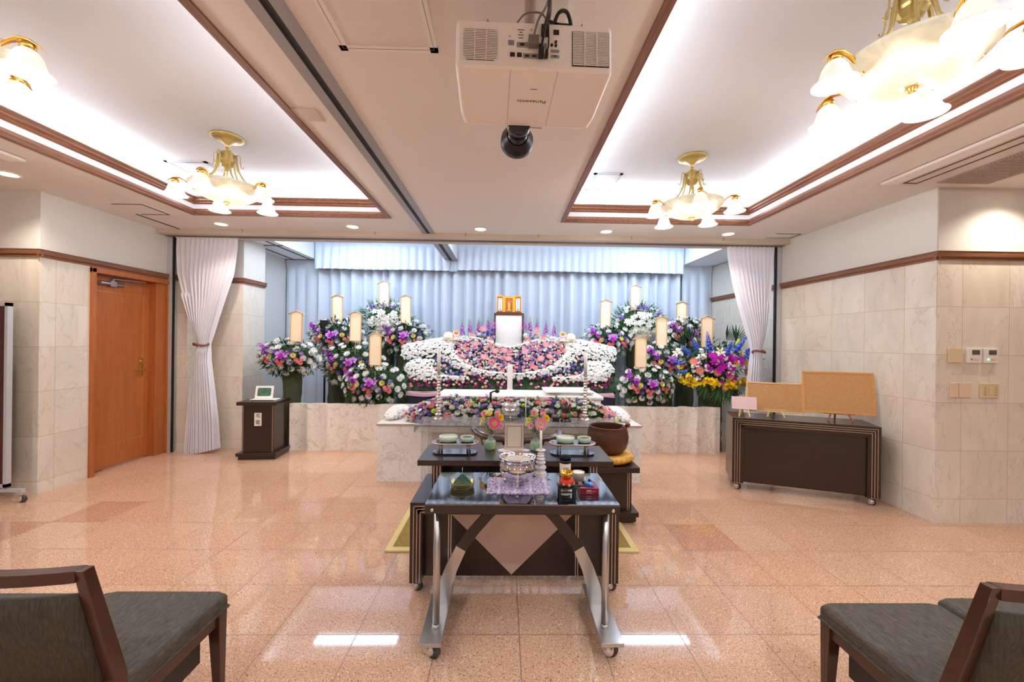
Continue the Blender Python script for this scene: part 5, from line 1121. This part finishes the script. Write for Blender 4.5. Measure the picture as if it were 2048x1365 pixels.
def stand_base(t, c, r, rnd, leafcol=(F_dk, F_md), nleaf=620, zb=None, wr=.14):
    zb = c[2]-r[2]*.72 if zb is None else zb
    m = MB(); n = 24
    def wf(u, v):
        a = 2*PI*u; z = zb*v+.0; q = wr*(1.0-.12*math.sin(v*PI))*(1+.08*math.sin(a*5+v*7)+.05*math.sin(a*11-v*13)+.03*math.sin(v*37+a*3))
        return (c[0]+q*math.cos(a), c[1]+q*math.sin(a), z+.01*math.sin(a*3)*v)
    m.grid(wf, 40, 26, wrap=True); m.build('green_wrap', M_wrap, t)
    m = MB()
    m.lathe([(max(.001, math.sin(PI*j/9)), -math.cos(PI*j/9)) for j in range(10)], (0, 0, 0), 20, 0, TR(*c) @ Matrix.Diagonal((r[0]*.72, r[1]*.72, r[2]*.72, 1)), True, False)
    for i in range(nleaf):
        a = rnd.uniform(0, 2*PI); q = math.sqrt(rnd.random()); x, z = q*math.cos(a), q*math.sin(a); back = 1 if rnd.random() < .22 else -1
        y = back*math.sqrt(max(0, 1-q*q)); s = rnd.uniform(.82, 1.02); p = (c[0]+r[0]*x*s, c[1]+r[1]*y*s, c[2]+r[2]*z*s)
        d = Vector((x+rnd.uniform(-.5, .5), y+rnd.uniform(-.5, .3), z+rnd.uniform(-.6, .5)))
        if d.length < .1: d = Vector((0, -1, 0))
        leaf_(m, TR(*p) @ d.to_track_quat('Y', 'Z').to_matrix().to_4x4() @ Matrix.Rotation(rnd.uniform(-.8, .8), 4, 'Y') @ Matrix.Scale(rnd.uniform(.05, .085), 4), rnd.randint(0, 1))
    stuff(m, 'foliage', leafcol, t)
LEFTS = [('A1', -2.850, 5.45, 1.197, 0.400, 0.262), ('A2', -2.500, 6.10, 1.470, 0.418, 0.30), ('A3', -2.111, 5.75, 1.086, 0.463, 0.344), ('A5', -1.525, 6.32, 1.472, 0.405, 0.30), ('A6', -1.730, 5.45, 0.852, 0.430, 0.295),
         ('R7', 1.61, 6.32, 1.472, 0.405, 0.285), ('R9', 2.300, 5.80, 1.175, 0.37, 0.31), ('R10', 1.904, 5.45, 0.877, 0.39, 0.285), ('R11', 2.768, 6.15, 1.570, 0.383, 0.28)]
SL = {'A1': 'leftmost flower stand, nearest the lectern, with white chrysanthemums and coral carnations', 'A2': 'flower stand in the back row on the left, behind the leftmost two stands', 'A3': 'flower stand in the middle of the left group, between back and front rows',
      'A5': 'flower stand with white chrysanthemums just left of the white flower waves, back row', 'A6': 'lowest flower stand of the left group, in front beside the marble plinth', 'R7': 'flower stand right of the white flower waves, back row',
      'R9': 'flower stand in the middle of the right group, half hidden', 'R10': 'lowest flower stand of the right group, in front above the marble panel', 'R11': 'back row flower stand at the right, behind the blue arrangement'}
for q, (nm, X, Y_, Z_, rx, rz) in enumerate(LEFTS):
    rnd = random.Random(100+q); t = thing('flower_stand', SL[nm], 'flower arrangement', (X, Y_, 0), group='funeral flower stands'); c = (0, 0, Z_); r = (rx*.95, .27, rz*.95)
    stand_base(t, c, r, rnd, wr=.118 if nm == 'A1' else .15)
    def put(kind, a, b, s, push=1.03, sp=None): p, d = ell(c, r, a, b, push); bloom(kind, t, p, d, s, rnd.uniform(0, 6.28))
    J = lambda v: v+rnd.uniform(-.035, .035)
    for i in range(13):
        an = math.radians(-50+280*i/12); put('mum', J(.93*math.cos(an)), J(.93*math.sin(an)), rnd.uniform(.046, .056))
    for a, b in ((-.62, .62), (-.25, .72), (.2, .74), (.6, .60), (-.75, .22), (.78, .25), (-.40, .38), (.42, .42), (-.80, -.22), (.80, -.18), (-.48, -.62), (.0, -.42), (.5, -.6), (.02, -.74), (-.62, -.02), (.62, .02), (-.1, .48), (.24, -.16), (-.26, -.50), (.28, -.5)): put('mum', J(a), J(b), rnd.uniform(.043, .054))
    put('catt', 0, .14, .062, 1.14); put('catt', .14, .2, .05, 1.1); put('horch', .02, .08, .036, 1.2)
    put('ymum', -.34, .05, .042, 1.08); put('ymum', .36, .12, .042, 1.08)
    put('vanda', -.62, .42, .085, 1.02); put('vanda', -.45, .20, .07, 1.03)
    for ca, cb in ((-.5, -.12), (-.04, -.22), (.48, -.14)):
        for a, b in ((0, 0), (.1, .06), (-.07, .08), (.05, -.1)): put('carn' if q % 3 != 1 else 'carn', J(ca+a), J(cb+b), .031, 1.08)
    for a, b in ((-.2, -.02), (.2, .0), (.1, -.06), (-.3, -.28), (.28, -.28), (.0, -.6), (.55, .18), (-.15, .30), (.32, .3)): put('veust' if rnd.random() < .6 else 'leust', J(a), J(b), .033, 1.05)
# two white orchid arrangements at the very back, left and right
for q, (X, Y_, Z_, rx, rz, lb) in enumerate(((-1.90, 6.44, 1.745, 0.46, 0.33, 'tall flower stand of white orchids at the back of the left group'), (2.13, 6.44, 1.755, 0.46, 0.34, 'tall flower stand of white orchids at the back of the right group'))):
    rnd = random.Random(300+q); t = thing('orchid_flower_stand', lb, 'flower arrangement', (X, Y_, 0), group='tall white orchid stands'); c = (0, 0, Z_); r = (rx*.92, .24, rz*.92)
    stand_base(t, c, r, rnd, (F_md, F_pale), 460, wr=.14)
    for i in range(62):
        a = rnd.gauss(.05, .26); b = -.85+1.25*rnd.random(); p, d = ell(c, r, max(-.8, min(.8, a)), b, 1.1); bloom('worch', t, p, d, rnd.uniform(.042, .056), rnd.uniform(-.4, .4))
    for i in range(26):
        an = rnd.uniform(-.35, PI+.35); q_ = rnd.uniform(.72, 1.02); p, d = ell(c, r, q_*math.cos(an), q_*math.sin(an), 1.04); bloom('daisy' if i % 3 else 'weust', t, p, d, rnd.uniform(.028, .04), 0)
    for i in range(14):
        an = rnd.uniform(-.3, PI+.3); p, d = ell(c, r, .7*math.cos(an), .7*math.sin(an), 1.06); bloom('stat', t, p, d, .045, i)
    m = MB()
    for i in range(46):
        an = rnd.uniform(-.1, PI+.1); p = Vector((c[0]+r[0]*.8*math.cos(an), rnd.uniform(-.1, .06), c[2]+r[2]*.7*math.sin(an))); d = Vector((math.cos(an)*.8+rnd.uniform(-.3, .3), -.2, math.sin(an)+.2))
        leaf_(m, TR(*p) @ d.to_track_quat('Y', 'Z').to_matrix().to_4x4() @ Matrix.Diagonal((.07, .17, .1, 1)), 0)
    stuff(m, 'long_leaves', (F_pale,), t)
# the blue and purple arrangement at the right
rnd = random.Random(77); t = thing('blue_flower_stand', 'large colourful arrangement with blue delphiniums, purple orchids and yellow sprays at the right', 'flower arrangement', (2.843, 5.50, 0)); c = (0, 0, 1.19); r = (.50, .30, .38)
stand_base(t, c, (r[0]*.85, r[1], r[2]*.85), rnd, (F_dk, F_md), 520, wr=.16)
def put(kind, a, b, s, push=1.03, d=None, sp=None): p, dd = ell(c, r, a, b, push); bloom(kind, t, p, d or dd, s, rnd.uniform(0, 6.28) if sp is None else sp)
for a, b, L in ((-.30, .42, .075), (.38, .40, .068), (.1, .30, .06), (.68, .30, .062), (.82, .02, .055), (-.78, .30, .055), (-.92, -.02, .055), (.95, -.22, .05), (-.58, .48, .055), (-.84, -.3, .045), (.55, .12, .05)):
    put('delph', a*.92, b, L*1.12, 1.08, d=(a*1.3, -.45, max(.1, b*1.6+.35)))
for i in range(44): a = rnd.gauss(-.04, .23); b = rnd.gauss(.0, .14); put('horch', max(-.55, min(.45, a)), b, rnd.uniform(.034, .046), rnd.uniform(1.08, 1.3), sp=rnd.uniform(-.5, .5))
for a, b in ((-.02, -.62), (.33, -.5)): 
    for _ in range(4): put('horch', a+rnd.uniform(-.05, .05), b+rnd.uniform(-.07, .07), .042, 1.12)
for i in range(40):
    a = rnd.uniform(-.78, .75); b = -.42-.30*(1-abs(a-.1))+rnd.uniform(-.14, .14); put('oncid', a, b, rnd.uniform(.05, .068), 1.14)
for i in range(4): put('oncid', .3+.02*i, -.86-.07*i, .045, 1.1)
for a, b in ((-.62, .05), (-.5, -.22), (-.12, -.26), (.52, .26), (.62, -.24), (.2, -.38)): put('ogerb', a, b, .058, 1.12)
for a, b in ((.56, .02), (.8, -.16), (.28, .0), (-.85, -.12)): put('orose', a, b, .045, 1.12)
for a, b in ((-.05, .34), (.48, .36), (-.9, .3)): put('wlily', a, b, .07, 1.1)
for a, b in ((.52, .60), (-.55, .62)): put('bud', a, b, .09, 1.0, d=(a*.6, -.1, 1))
for i in range(44): put('baby', rnd.uniform(-.9, .9), rnd.uniform(-.6, .4), rnd.uniform(.04, .055), 1.04)
m = MB()
def palm(p, d, L, n=7):
    d = Vector(d).normalized(); sd = d.cross(Vector((0, 1, 0))).normalized()
    for i in range(n):
        q = (i-(n-1)/2)/(n-1)*1.5; dd = (d*math.cos(q)+sd*math.sin(q)+Vector((0, -.15, 0))); leaf_(m, TR(*p) @ dd.to_track_quat('Y', 'Z').to_matrix().to_4x4() @ Matrix.Diagonal((L*.45, L, L*.4, 1)), i % 2)
for p, d, L in (((.28, .1, 1.5), (.7, 0, .8), .22), ((.36, .1, 1.40), (1, 0, .5), .19), ((.42, 0, 1.25), (1, 0, .15), .15), ((.36, 0, 1.48), (.5, 0, 1), .24), ((-.35, 0, 1.42), (-.8, 0, .7), .25), ((-.25, 0, 1.48), (-.3, 0, 1), .22), ((-.02, -.28, .90), (-.2, -.1, -1), .24), ((.12, -.28, .90), (.25, -.1, -1), .24), ((-.18, -.26, .93), (-.5, -.1, -1), .22), ((.2, -.26, .93), (.5, -.1, -.8), .22)): palm(p, d, L, 9)
stuff(m, 'palm_leaves', (F_dk, F_md), t)
# wooden name boards standing in the arrangements
BO = [(-2.714, 5.27, 1.407, .41), (-2.481, 6.0, 1.698, .415), (-2.07, 5.60, 1.422, .419), (-1.895, 6.32, 1.968, .404), (-1.515, 6.16, 1.703, .44), (-1.687, 5.27, 1.109, .437), (1.546, 6.16, 1.683, .435), (2.06, 6.32, 1.969, .401), (2.224, 5.65, 1.411, .429), (1.8, 5.27, 1.122, .422), (2.678, 6.05, 1.678, .418), (2.694, 5.3, 1.4, .428)]
BL_ = ['above the leftmost flower stand', 'in the left back row, second from the left', 'in the middle of the left group of flowers', 'highest one on the left, above the white orchids', 'rightmost one of the left group', 'lowest one of the left group',
       'leftmost one of the right group', 'highest one on the right, above the white orchids', 'in the middle of the right group of flowers', 'lowest one of the right group', 'in the right back row behind the blue flowers', 'above the blue and purple arrangement']
M_bw = mat('pale_board_wood', (250, 236, 210), .6); M_bwf = mat('tan_board_frame', (222, 178, 126), .5)
def name_board():
    t = thing('name_board', 'x', 'name board')
    w_, h_ = .074, .405
    MB().prism([(-w_, 0), (w_, 0), (w_, h_-.028), (0, h_), (-w_, h_-.028)], -.004, .004, R('X', 90)).build('board', M_bw, t)
    MB().box(-w_-.004, -w_+.007, -.009, .006, 0, h_-.028).box(w_-.007, w_+.004, -.009, .006, 0, h_-.028).box(-w_, w_, -.009, .006, 0, .010).build('frame', M_bwf, t)
    MB().prism([(-w_-.034, h_-.042), (0, h_+.004), (w_+.034, h_-.042), (w_+.032, h_-.034), (0, h_+.014), (-w_-.032, h_-.034)], -.012, .02, R('X', 90)).build('roof', mat('roof_board', (212, 176, 134), .5), t)
    MB().cyl((0, .008, -.30), (0, .008, .1), .006, 6).build('stick', M_bwf, t); return t
nb0 = name_board()
for i, (x, y, z, h_) in enumerate(BO):
    n_ = nb0 if i == 0 else copy_tree(nb0); n_.location = (x, y, z); n_.rotation_euler = (0, random.Random(i).uniform(-.02, .02), 0); n_.scale = (1, 1, h_/.419)
    n_['label'] = 'blank wooden gabled name board, '+BL_[i]; n_['group'] = 'wooden name boards in the flowers'
# dark speaker and stands behind
t = thing('loudspeaker', 'small black speaker behind the leftmost flower stand', 'speaker', (-2.62, 5.9, 1.55)); MB().box(-.055, .055, -.05, .05, 0, .17).build('cabinet', M_blk, t, bevel=.006); MB().cyl((0, 0, -1.55), (0, 0, 0), .014, 10).build('pole', M_blk, t)
t = thing('loudspeaker', 'small black speaker behind the blue arrangement at the right', 'speaker', (2.93, 6.2, 1.66)); MB().box(-.055, .055, -.05, .05, 0, .15).build('cabinet', M_blk, t, bevel=.006); MB().cyl((0, 0, -1.66), (0, 0, 0), .014, 10).build('pole', M_blk, t)
# ------------------------------------------------------------------ white wave altar
UP = [(-1.50, 1.20), (-1.52, 1.348), (-1.319, 1.402), (-1.076, 1.452), (-0.826, 1.488), (-0.613, 1.495), (-0.397, 1.472), (-0.182, 1.419), (0.0, 1.36), (.08, 1.345)]
INN = [(.08, 1.318), (-0.138, 1.382), (-0.352, 1.430), (-0.566, 1.442), (-0.69, 1.415), (-0.752, 1.366), (-0.762, 1.308), (-0.73, 1.251), (-0.655, 1.165), (-0.533, 1.088), (-0.368, 1.029), (-0.205, 0.993), (.08, 0.981)]
LOW = [(.08, 0.90), (-0.123, 0.912), (-0.361, 0.939), (-0.523, 0.975), (-0.689, 1.041), (-0.82, 1.116), (-0.921, 1.201), (-1.036, 1.2), (-1.195, 1.174), (-1.354, 1.157), (-1.433, 1.148)]
LB2 = [(-1.427, 1.048), (-1.385, 1.11), (-1.313, 1.150), (-1.111, 1.156), (-1.009, 1.137), (-1.02, 1.052), (-0.97, 0.992), (-0.869, 0.949), (-0.717, 0.936), (-0.519, 0.93), (-0.5, 0.894), (-0.67, 0.871), (-0.827, 0.876), (-0.982, 0.868), (-1.138, 0.866), (-1.259, 0.887), (-1.368, 0.959)]
AX = .075
mir = lambda P: [(2*AX-x, z) for x, z in P]
def inside(p, P):
    x, z = p; c_ = False; j = len(P)-1
    for i in range(len(P)):
        if (P[i][1] > z) != (P[j][1] > z) and x < (P[j][0]-P[i][0])*(z-P[i][1])/(P[j][1]-P[i][1]+1e-12)+P[i][0]: c_ = not c_
        j = i
    return c_
def dist(p, P):
    b = 9
    for i in range(len(P)):
        a_, c_ = P[i], P[(i+1) % len(P)]; dx, dz = c_[0]-a_[0], c_[1]-a_[1]; t_ = max(0, min(1, ((p[0]-a_[0])*dx+(p[1]-a_[1])*dz)/(dx*dx+dz*dz+1e-12))); b = min(b, math.hypot(p[0]-a_[0]-t_*dx, p[1]-a_[1]-t_*dz))
    return b
heart = INN+mir(INN[::-1])
whiteL = UP+INN+LOW; wr_ = [whiteL, mir(whiteL), LB2, mir(LB2)]
NRM = Vector((0, -.76, .65)).normalized()
def surf(x, z, h=0): return Vector((x, 5.52+(z-.76)*.85, z))+NRM*h
fa = thing('flower_wave_altar', 'wide altar arrangement of white chrysanthemum waves around a heart of pink and violet flowers', 'flower arrangement')
rnd = random.Random(12)
# bed underneath
outline = [(-1.40, .775)]+[(-1.42, .95)]+[(-1.46, 1.2), (-1.48, 1.33), (-1.3, 1.38), (-1.07, 1.43), (-.82, 1.465), (-.6, 1.475), (-.39, 1.45), (-.18, 1.40), (.0, 1.34), (AX, 1.33)]
m = MB(); full = outline+mir(outline[::-1])
for i in range(len(full)-1, 0, -1): pass
nx = 60
for i in range(nx):
    for j in range(14):
        x0, x1 = -1.46+3.07*i/nx, -1.46+3.07*(i+1)/nx; z0, z1 = .775+.7*j/14, .775+.7*(j+1)/14
        if inside(((x0+x1)/2, (z0+z1)/2), full): m.add([surf(x0, z0, -.03), surf(x1, z0, -.03), surf(x1, z1, -.03), surf(x0, z1, -.03)], [(0, 1, 2, 3)]); m.add([surf(x0, z0, -.03), surf(x1, z0, -.03), surf(x1, z0, -.03)+Vector((0, .12, -.1)), surf(x0, z0, -.03)+Vector((0, .12, -.1))], [(3, 2, 1, 0)])
for i in range(3600):
    x, z = rnd.uniform(-1.45, 1.6), rnd.uniform(.77, 1.48)
    if not inside((x, z), full): continue
    d = NRM+Vector((rnd.uniform(-.9, .9), rnd.uniform(-.3, .3), rnd.uniform(-.6, .6))); leaf_(m, TR(*surf(x, z, -.03)) @ d.to_track_quat('Y', 'Z').to_matrix().to_4x4() @ Matrix.Rotation(rnd.uniform(-2, 2), 4, 'Y') @ Matrix.Scale(rnd.uniform(.035, .055), 4), rnd.randint(0, 1))
m.box(-1.30, 1.45, 5.75, 6.15, .76, 1.0)
stuff(m, 'foliage', (F_dk, F_md), fa)
pts_w = []
sp = .0285
for P in wr_:
    z = .84
    row = 0
    while z < 1.52:
        x = -1.56+(row % 2)*sp/2
        while x < 1.72:
            q = (x+rnd.uniform(-.011, .011), z+rnd.uniform(-.011, .011))
            if inside(q, P):
                dd = dist(q, P); h = .012+.068*math.sqrt(min(1, dd/.09))+rnd.uniform(-.006, .006); g_ = Vector((0, 0, 0))
                e = .01; gx = dist((q[0]+e, q[1]), P)-dist((q[0]-e, q[1]), P); gz = dist((q[0], q[1]+e), P)-dist((q[0], q[1]-e), P)
                k_ = max(0, 1-dd/.09); d = NRM+Vector((-gx*45*k_, 0, -gz*45*k_))*.9+Vector((rnd.uniform(-.2, .2), 0, rnd.uniform(-.2, .2)))
                pts_w.append((surf(q[0], q[1], h), d.normalized()))
            x += sp
        z += sp*.86; row += 1
rnd.shuffle(pts_w); pts_w.sort(key=lambda v: v[0].y)
near = pts_w[:1200]; rnd.shuffle(near); ind = near[:96]; ids = set(id(v) for v in ind)
for p, d in ind: bloom('daisy', fa, p, d, .0235, rnd.uniform(0, 6))
m = MB()
for v in pts_w:
    if id(v) in ids: continue
    bl_daisy(m, MT(v[0], v[1], rnd.uniform(.021, .0255), rnd.uniform(0, 6)))
stuff(m, 'chrysanthemum_mass', (F_white, F_ctr), fa)
cnt = {}
def scatter(poly_test, n, kinds, x0, x1, z0, z1, size, mind, h=.02):
    out = []; tries = 0
    while len(out) < n and tries < n*60:
        tries += 1; x, z = rnd.uniform(x0, x1), rnd.uniform(z0, z1)
        if not poly_test((x, z)): continue
        if any((x-a)**2+(z-b)**2 < mind*mind for a, b in out): continue
        out.append((x, z)); k_ = rnd.choices([a for a, b in kinds], [b for a, b in kinds])[0]; cnt[k_] = cnt.get(k_, 0)+1
        if cnt[k_] > 95: continue
        bloom(k_, fa, surf(x, z, h+rnd.uniform(-.008, .012)), NRM+Vector((rnd.uniform(-.35, .35), 0, rnd.uniform(-.25, .35))), size*rnd.uniform(.85, 1.15), rnd.uniform(0, 6))
nw = lambda p: not any(inside(p, P) for P in wr_)
GB = [(-.44, 1.37), (-.14, 1.27), (-.30, 1.18), (.06, 1.165), (.30, 1.26), (.62, 1.37), (.66, 1.2), (.53, 1.17), (.0, 1.28)]
for i, (x, z) in enumerate(GB): bloom('gerb', fa, surf(x, z, .045), NRM+Vector((rnd.uniform(-.2, .2), 0, rnd.uniform(-.2, .2))), .056, i, 'gerbera')
for x, z in ((-.62, 1.34), (-.55, 1.30), (-.67, 1.28), (.84, 1.34), (.80, 1.27), (.88, 1.29), (.5, 1.33), (-.27, 1.33)): bloom('lily', fa, surf(x, z, .03), NRM+Vector((rnd.uniform(-.4, .4), 0, rnd.uniform(-.4, .4))), .04, x*9)
scatter(lambda p: inside(p, heart) and dist(p, heart) > .015 and min(math.hypot(p[0]-a, p[1]-b) for a, b in GB) > .05, 330, (('pcarn', 24), ('peust', 30), ('stat', 18), ('veust', 6), ('leust', 26), ('baby', 26), ('weust', 14)), -.78, .95, .96, 1.46, .027, .029)
scatter(lambda p: inside(p, full) and nw(p) and not inside(p, heart) and p[1] > .94, 50, (('veust', 6), ('peust', 4), ('leust', 4), ('baby', 3)), -1.0, 1.15, .93, 1.2, .03, .045)
scatter(lambda p: nw(p) and p[1] < .93 and not inside(p, heart), 170, (('meust', 26), ('peust', 26), ('carn', 8), ('pcarn', 18)), -1.36, 1.51, .79, .93, .0225, .034)
# ------------------------------------------------------------------ row of spikes and gerberas behind the portrait
fr_ = thing('back_flower_row', 'row of purple flower spikes and pink gerberas on both sides of the portrait frame', 'flower arrangement', (0, 6.22, 0)); rnd = random.Random(41); m = MB()
m.box(-.72, .86, .0, .22, .74, 1.36)
for s, xs in ((-1, (-.655, -.535, -.40, -.27, -.17)), (1, (.30, .39, .50, .63, .76))):
    for i, x in enumerate(xs):
        zt = 1.535+.14*(1-abs(x-.065)/.8); bloom('snap', fr_, (x, -.02, zt), (rnd.uniform(-.06, .06), -.08, 1), .078, i)
for x, z in ((-.49, 1.52), (-.22, 1.46), (-.33, 1.63), (.35, 1.455), (.60, 1.51), (.49, 1.61)): bloom('gerb', fr_, (x, -.09, z), (rnd.uniform(-.3, .3), -1, .3), .056, x)
for i in range(140):
    x = rnd.choice((rnd.uniform(-.72, -.17), rnd.uniform(.30, .84))); hh = 1.66-.2*abs(x-.06); z = rnd.uniform(1.34, hh)
    bloom(rnd.choice(('weust', 'weust', 'wcarn', 'leust', 'stat', 'veust')), fr_, (x, -.06+rnd.uniform(-.02, .03), z), (rnd.uniform(-.4, .4), -1, .5), rnd.uniform(.026, .036), i)
for i in range(700):
    x = rnd.choice((rnd.uniform(-.74, -.16), rnd.uniform(.28, .88))); hh = 1.56-.16*abs(x-.06); z = rnd.uniform(1.30, hh); d = Vector((rnd.uniform(-1, 1), -.8, rnd.uniform(-.3, 1)))
    leaf_(m, TR(x, -.01, z) @ d.to_track_quat('Y', 'Z').to_matrix().to_4x4() @ Matrix.Scale(.065, 4), rnd.randint(0, 1))
stuff(m, 'foliage', (F_md, F_pale), fr_)
for i, (X, s) in enumerate(((-.84, 1), (.99, -1))):
    side = ('left', 'right')[i]
    t = thing('offering_stand', 'small white footed stand with a cream rice dome, %s of the portrait' % side, 'offering', (X+.04*s, 6.05, 1.0)); M_cr = mat('cream_offering', (236, 226, 208), .6)
    MB().box(-.13, .13, -.07, .07, .455, .467).build('top', M_cr, t); MB().lathe([(.07, 0), (.05, .01), (.03, .25), (.06, .455)], seg=20).build('foot', M_cr, t); MB().lathe([(.0001, .467), (.076, .467), (.078, .50), (.066, .55), (.035, .575), (.0001, .58)], (-.045*s, 0, 0), 24).build('rice_dome', M_cr, t)
    t = thing('flower_sweet', 'yellow and white flower shaped offering on the %s offering stand' % side, 'offering', (X+.04*s+.075*s, 6.05, 1.467)); MB().lathe([(.05, 0), (.045, .02), (.03, .055), (.045, .07)], seg=20).build('cup', mat('pale_pink_cup', (238, 216, 216), .5), t); b_ = bloom('daisy', t, (0, -.01, .085), (0, -.8, .5), .058, 0, 'petals'); MB().ball((0, -.02, .10), (.036, .026, .024)).build('yellow_centre', F_oran, t)
# ------------------------------------------------------------------ low flower bank in front of the coffin
fb = thing('low_flower_bank', 'long low bank of pink, white, violet and lime flowers in front of the coffin', 'flower arrangement', (.08, 4.30, .593)); rnd = random.Random(55); m = MB()
HW = 1.13
def bank(x, a): # a: 0 front-bottom .. PI/2 top .. PI back
    e = math.sqrt(max(.02, 1-(abs(x)/HW)**6)); hz = (.195 if abs(x) < .85 else .195-.07*(abs(x)-.85)/.28)*e; return Vector((x, -.15*math.cos(a)*e, .02+hz*math.sin(a))), Vector((x*.15, -math.cos(a), math.sin(a)+.1))
m.grid(lambda u, v: tuple(bank(-HW*.98+2*HW*.98*u, PI*v)[0]*.93), 60, 8)
for i in range(1900):
    x, a = rnd.uniform(-HW, HW), rnd.uniform(-.1, 1.9); p, d = bank(x, max(a, .02)); d = d+Vector((rnd.uniform(-.8, .8), rnd.uniform(-.3, .3), rnd.uniform(-.3, .6))); leaf_(m, TR(*p*.97) @ d.to_track_quat('Y', 'Z').to_matrix().to_4x4() @ Matrix.Rotation(rnd.uniform(-2, 2), 4, 'Y') @ Matrix.Scale(rnd.uniform(.04, .06), 4), rnd.randint(0, 1))
stuff(m, 'foliage', (F_md, F_fern), fb)
cn = {}; used = []
for i, (x, a) in enumerate(((-.83, .9), (-.66, .35), (.74, .3), (.55, 1.2), (1.0, .75), (-.3, 1.25), (.28, 1.1), (-.45, .9))):
    p, d = bank(x, a); bloom('gerb' if i % 3 else 'rgerb', fb, p+d*.02, d, .05, i, 'gerbera'); used.append((x, a*.12))
for i in range(1500):
    x, a = rnd.uniform(-HW*.99, HW*.99), rnd.uniform(.05, 1.75)
    if any((x-b)**2+(a*.12-c_)**2 < .034**2 for b, c_ in used): continue
    k_ = rnd.choices(('wcarn', 'pcarn', 'leust', 'veust', 'weust', 'stat', 'baby', 'lcarn', 'carn', 'peust'), (26, 18, 16, 8, 16, 10, 12, 7, 4, 12))[0]; cn[k_] = cn.get(k_, 0)+1
    if cn[k_] > 95: continue
    used.append((x, a*.12)); p, d = bank(x, a); bloom(k_, fb, p+d*.015, d+Vector((rnd.uniform(-.3, .3), 0, rnd.uniform(-.2, .3))), rnd.uniform(.027, .040), i)
# ------------------------------------------------------------------ vases on the upper desk
M_vase = M_ac2; m_, nt, b = new_mat('painted_vase_glass'); k = NT(nt); tc = k.n('ShaderNodeTexCoord'); n = k.noise(tc.outputs['Object'], 28, 2); n2 = k.noise(tc.outputs['Object'], 45, 2)
cc_ = k.mix(k.ramp(n, .42, .52), s2l((150, 210, 216)), s2l((176, 222, 170))); cc_ = k.mix(k.ramp(n2, .55, .6), cc_, s2l((238, 226, 84))); k.l(cc_, b.inputs['Base Color']); b.inputs['Roughness'].default_value = .08; b.inputs['Transmission Weight'].default_value = .35; M_vase2 = m_
for i, (X, Y_, lb) in enumerate(((-.088, 2.72, 'small painted glass vase with a deep pink gerbera, left of the beige photo frame'), (.218, 2.70, 'painted glass vase with a pink gerbera and long leaf, right of the photo frame'))):
    rnd = random.Random(60+i); t = thing('flower_vase', lb, 'vase', (X, Y_, ZU), group='painted glass vases with gerberas')
    MB().lathe([(.0001, 0), (.032, .0), (.036, .008), (.0375, .04), (.036, .056), (.03, .062)], seg=32, cap=False).build('vase_bowl', M_vase2, t)
    MB().lathe([(.03, .062), (.018, .072), (.014, .09), (.016, .115), (.0185, .125), (.017, .125), (.013, .09)], seg=28, cap=False).build('vase_neck', M_vase, t)
    m = MB()
    FL = [('rgerb' if i == 0 else 'gerb', (.028, -.05, .185), .047, (.1, -1, .25)), ('pcarn', (.045, -.01, .235), .026, (.3, -.6, .8)), ('yrose', (-.01, -.02, .235), .028, (-.1, -.6, .8)), ('orose', (.06, -.02, .215), .028, (.6, -.6, .4)), ('yrose', (-.045, -.02, .20), .024, (-.6, -.6, .3)), ('lcarn', (-.03, .0, .22), .022, (-.5, -.5, .6)), ('pcarn', (-.045, .01, .235) if i == 0 else (-.035, -.03, .165), .026, (-.3, -.7, .6)), ('pcarn', (.065, -.02, .16) if i == 0 else (-.02, -.02, .255), .026, (.4, -.7, .1)), ('weust', (0, .0, .255), .022, (0, -.4, 1)), ('ymum', (-.06, -.01, .175), .018, (-.7, -.5, .2))]
    for q, (k_, p, s, d) in enumerate(FL):
        bloom(k_, t, p, d, s, q); m.tube(smooth([(rnd.uniform(-.006, .006), 0, .02), (p[0]*.2, 0, .10), (p[0]*.9, p[1]*.6+.01, p[2]-.02)], 4), .0018, 5)
    m.build('stems', F_fern, t)
    m = MB()
    for q in range(16): d = Vector((rnd.uniform(-1, 1), rnd.uniform(-.8, 0), rnd.uniform(-.2, 1))); leaf_(m, TR(rnd.uniform(-.03, .04), 0, rnd.uniform(.14, .22)) @ d.to_track_quat('Y', 'Z').to_matrix().to_4x4() @ Matrix.Scale(rnd.uniform(.04, .06), 4))
    if i: leaf_(m, TR(.035, -.02, .15) @ Vector((1, -.2, .35)).to_track_quat('Y', 'Z').to_matrix().to_4x4() @ Matrix.Diagonal((.09, .075, .06, 1))); leaf_(m, TR(.04, -.02, .16) @ Vector((1, -.2, -.5)).to_track_quat('Y', 'Z').to_matrix().to_4x4() @ Matrix.Diagonal((.04, .06, .06, 1)))
    m.build('leaves', F_fern, t)
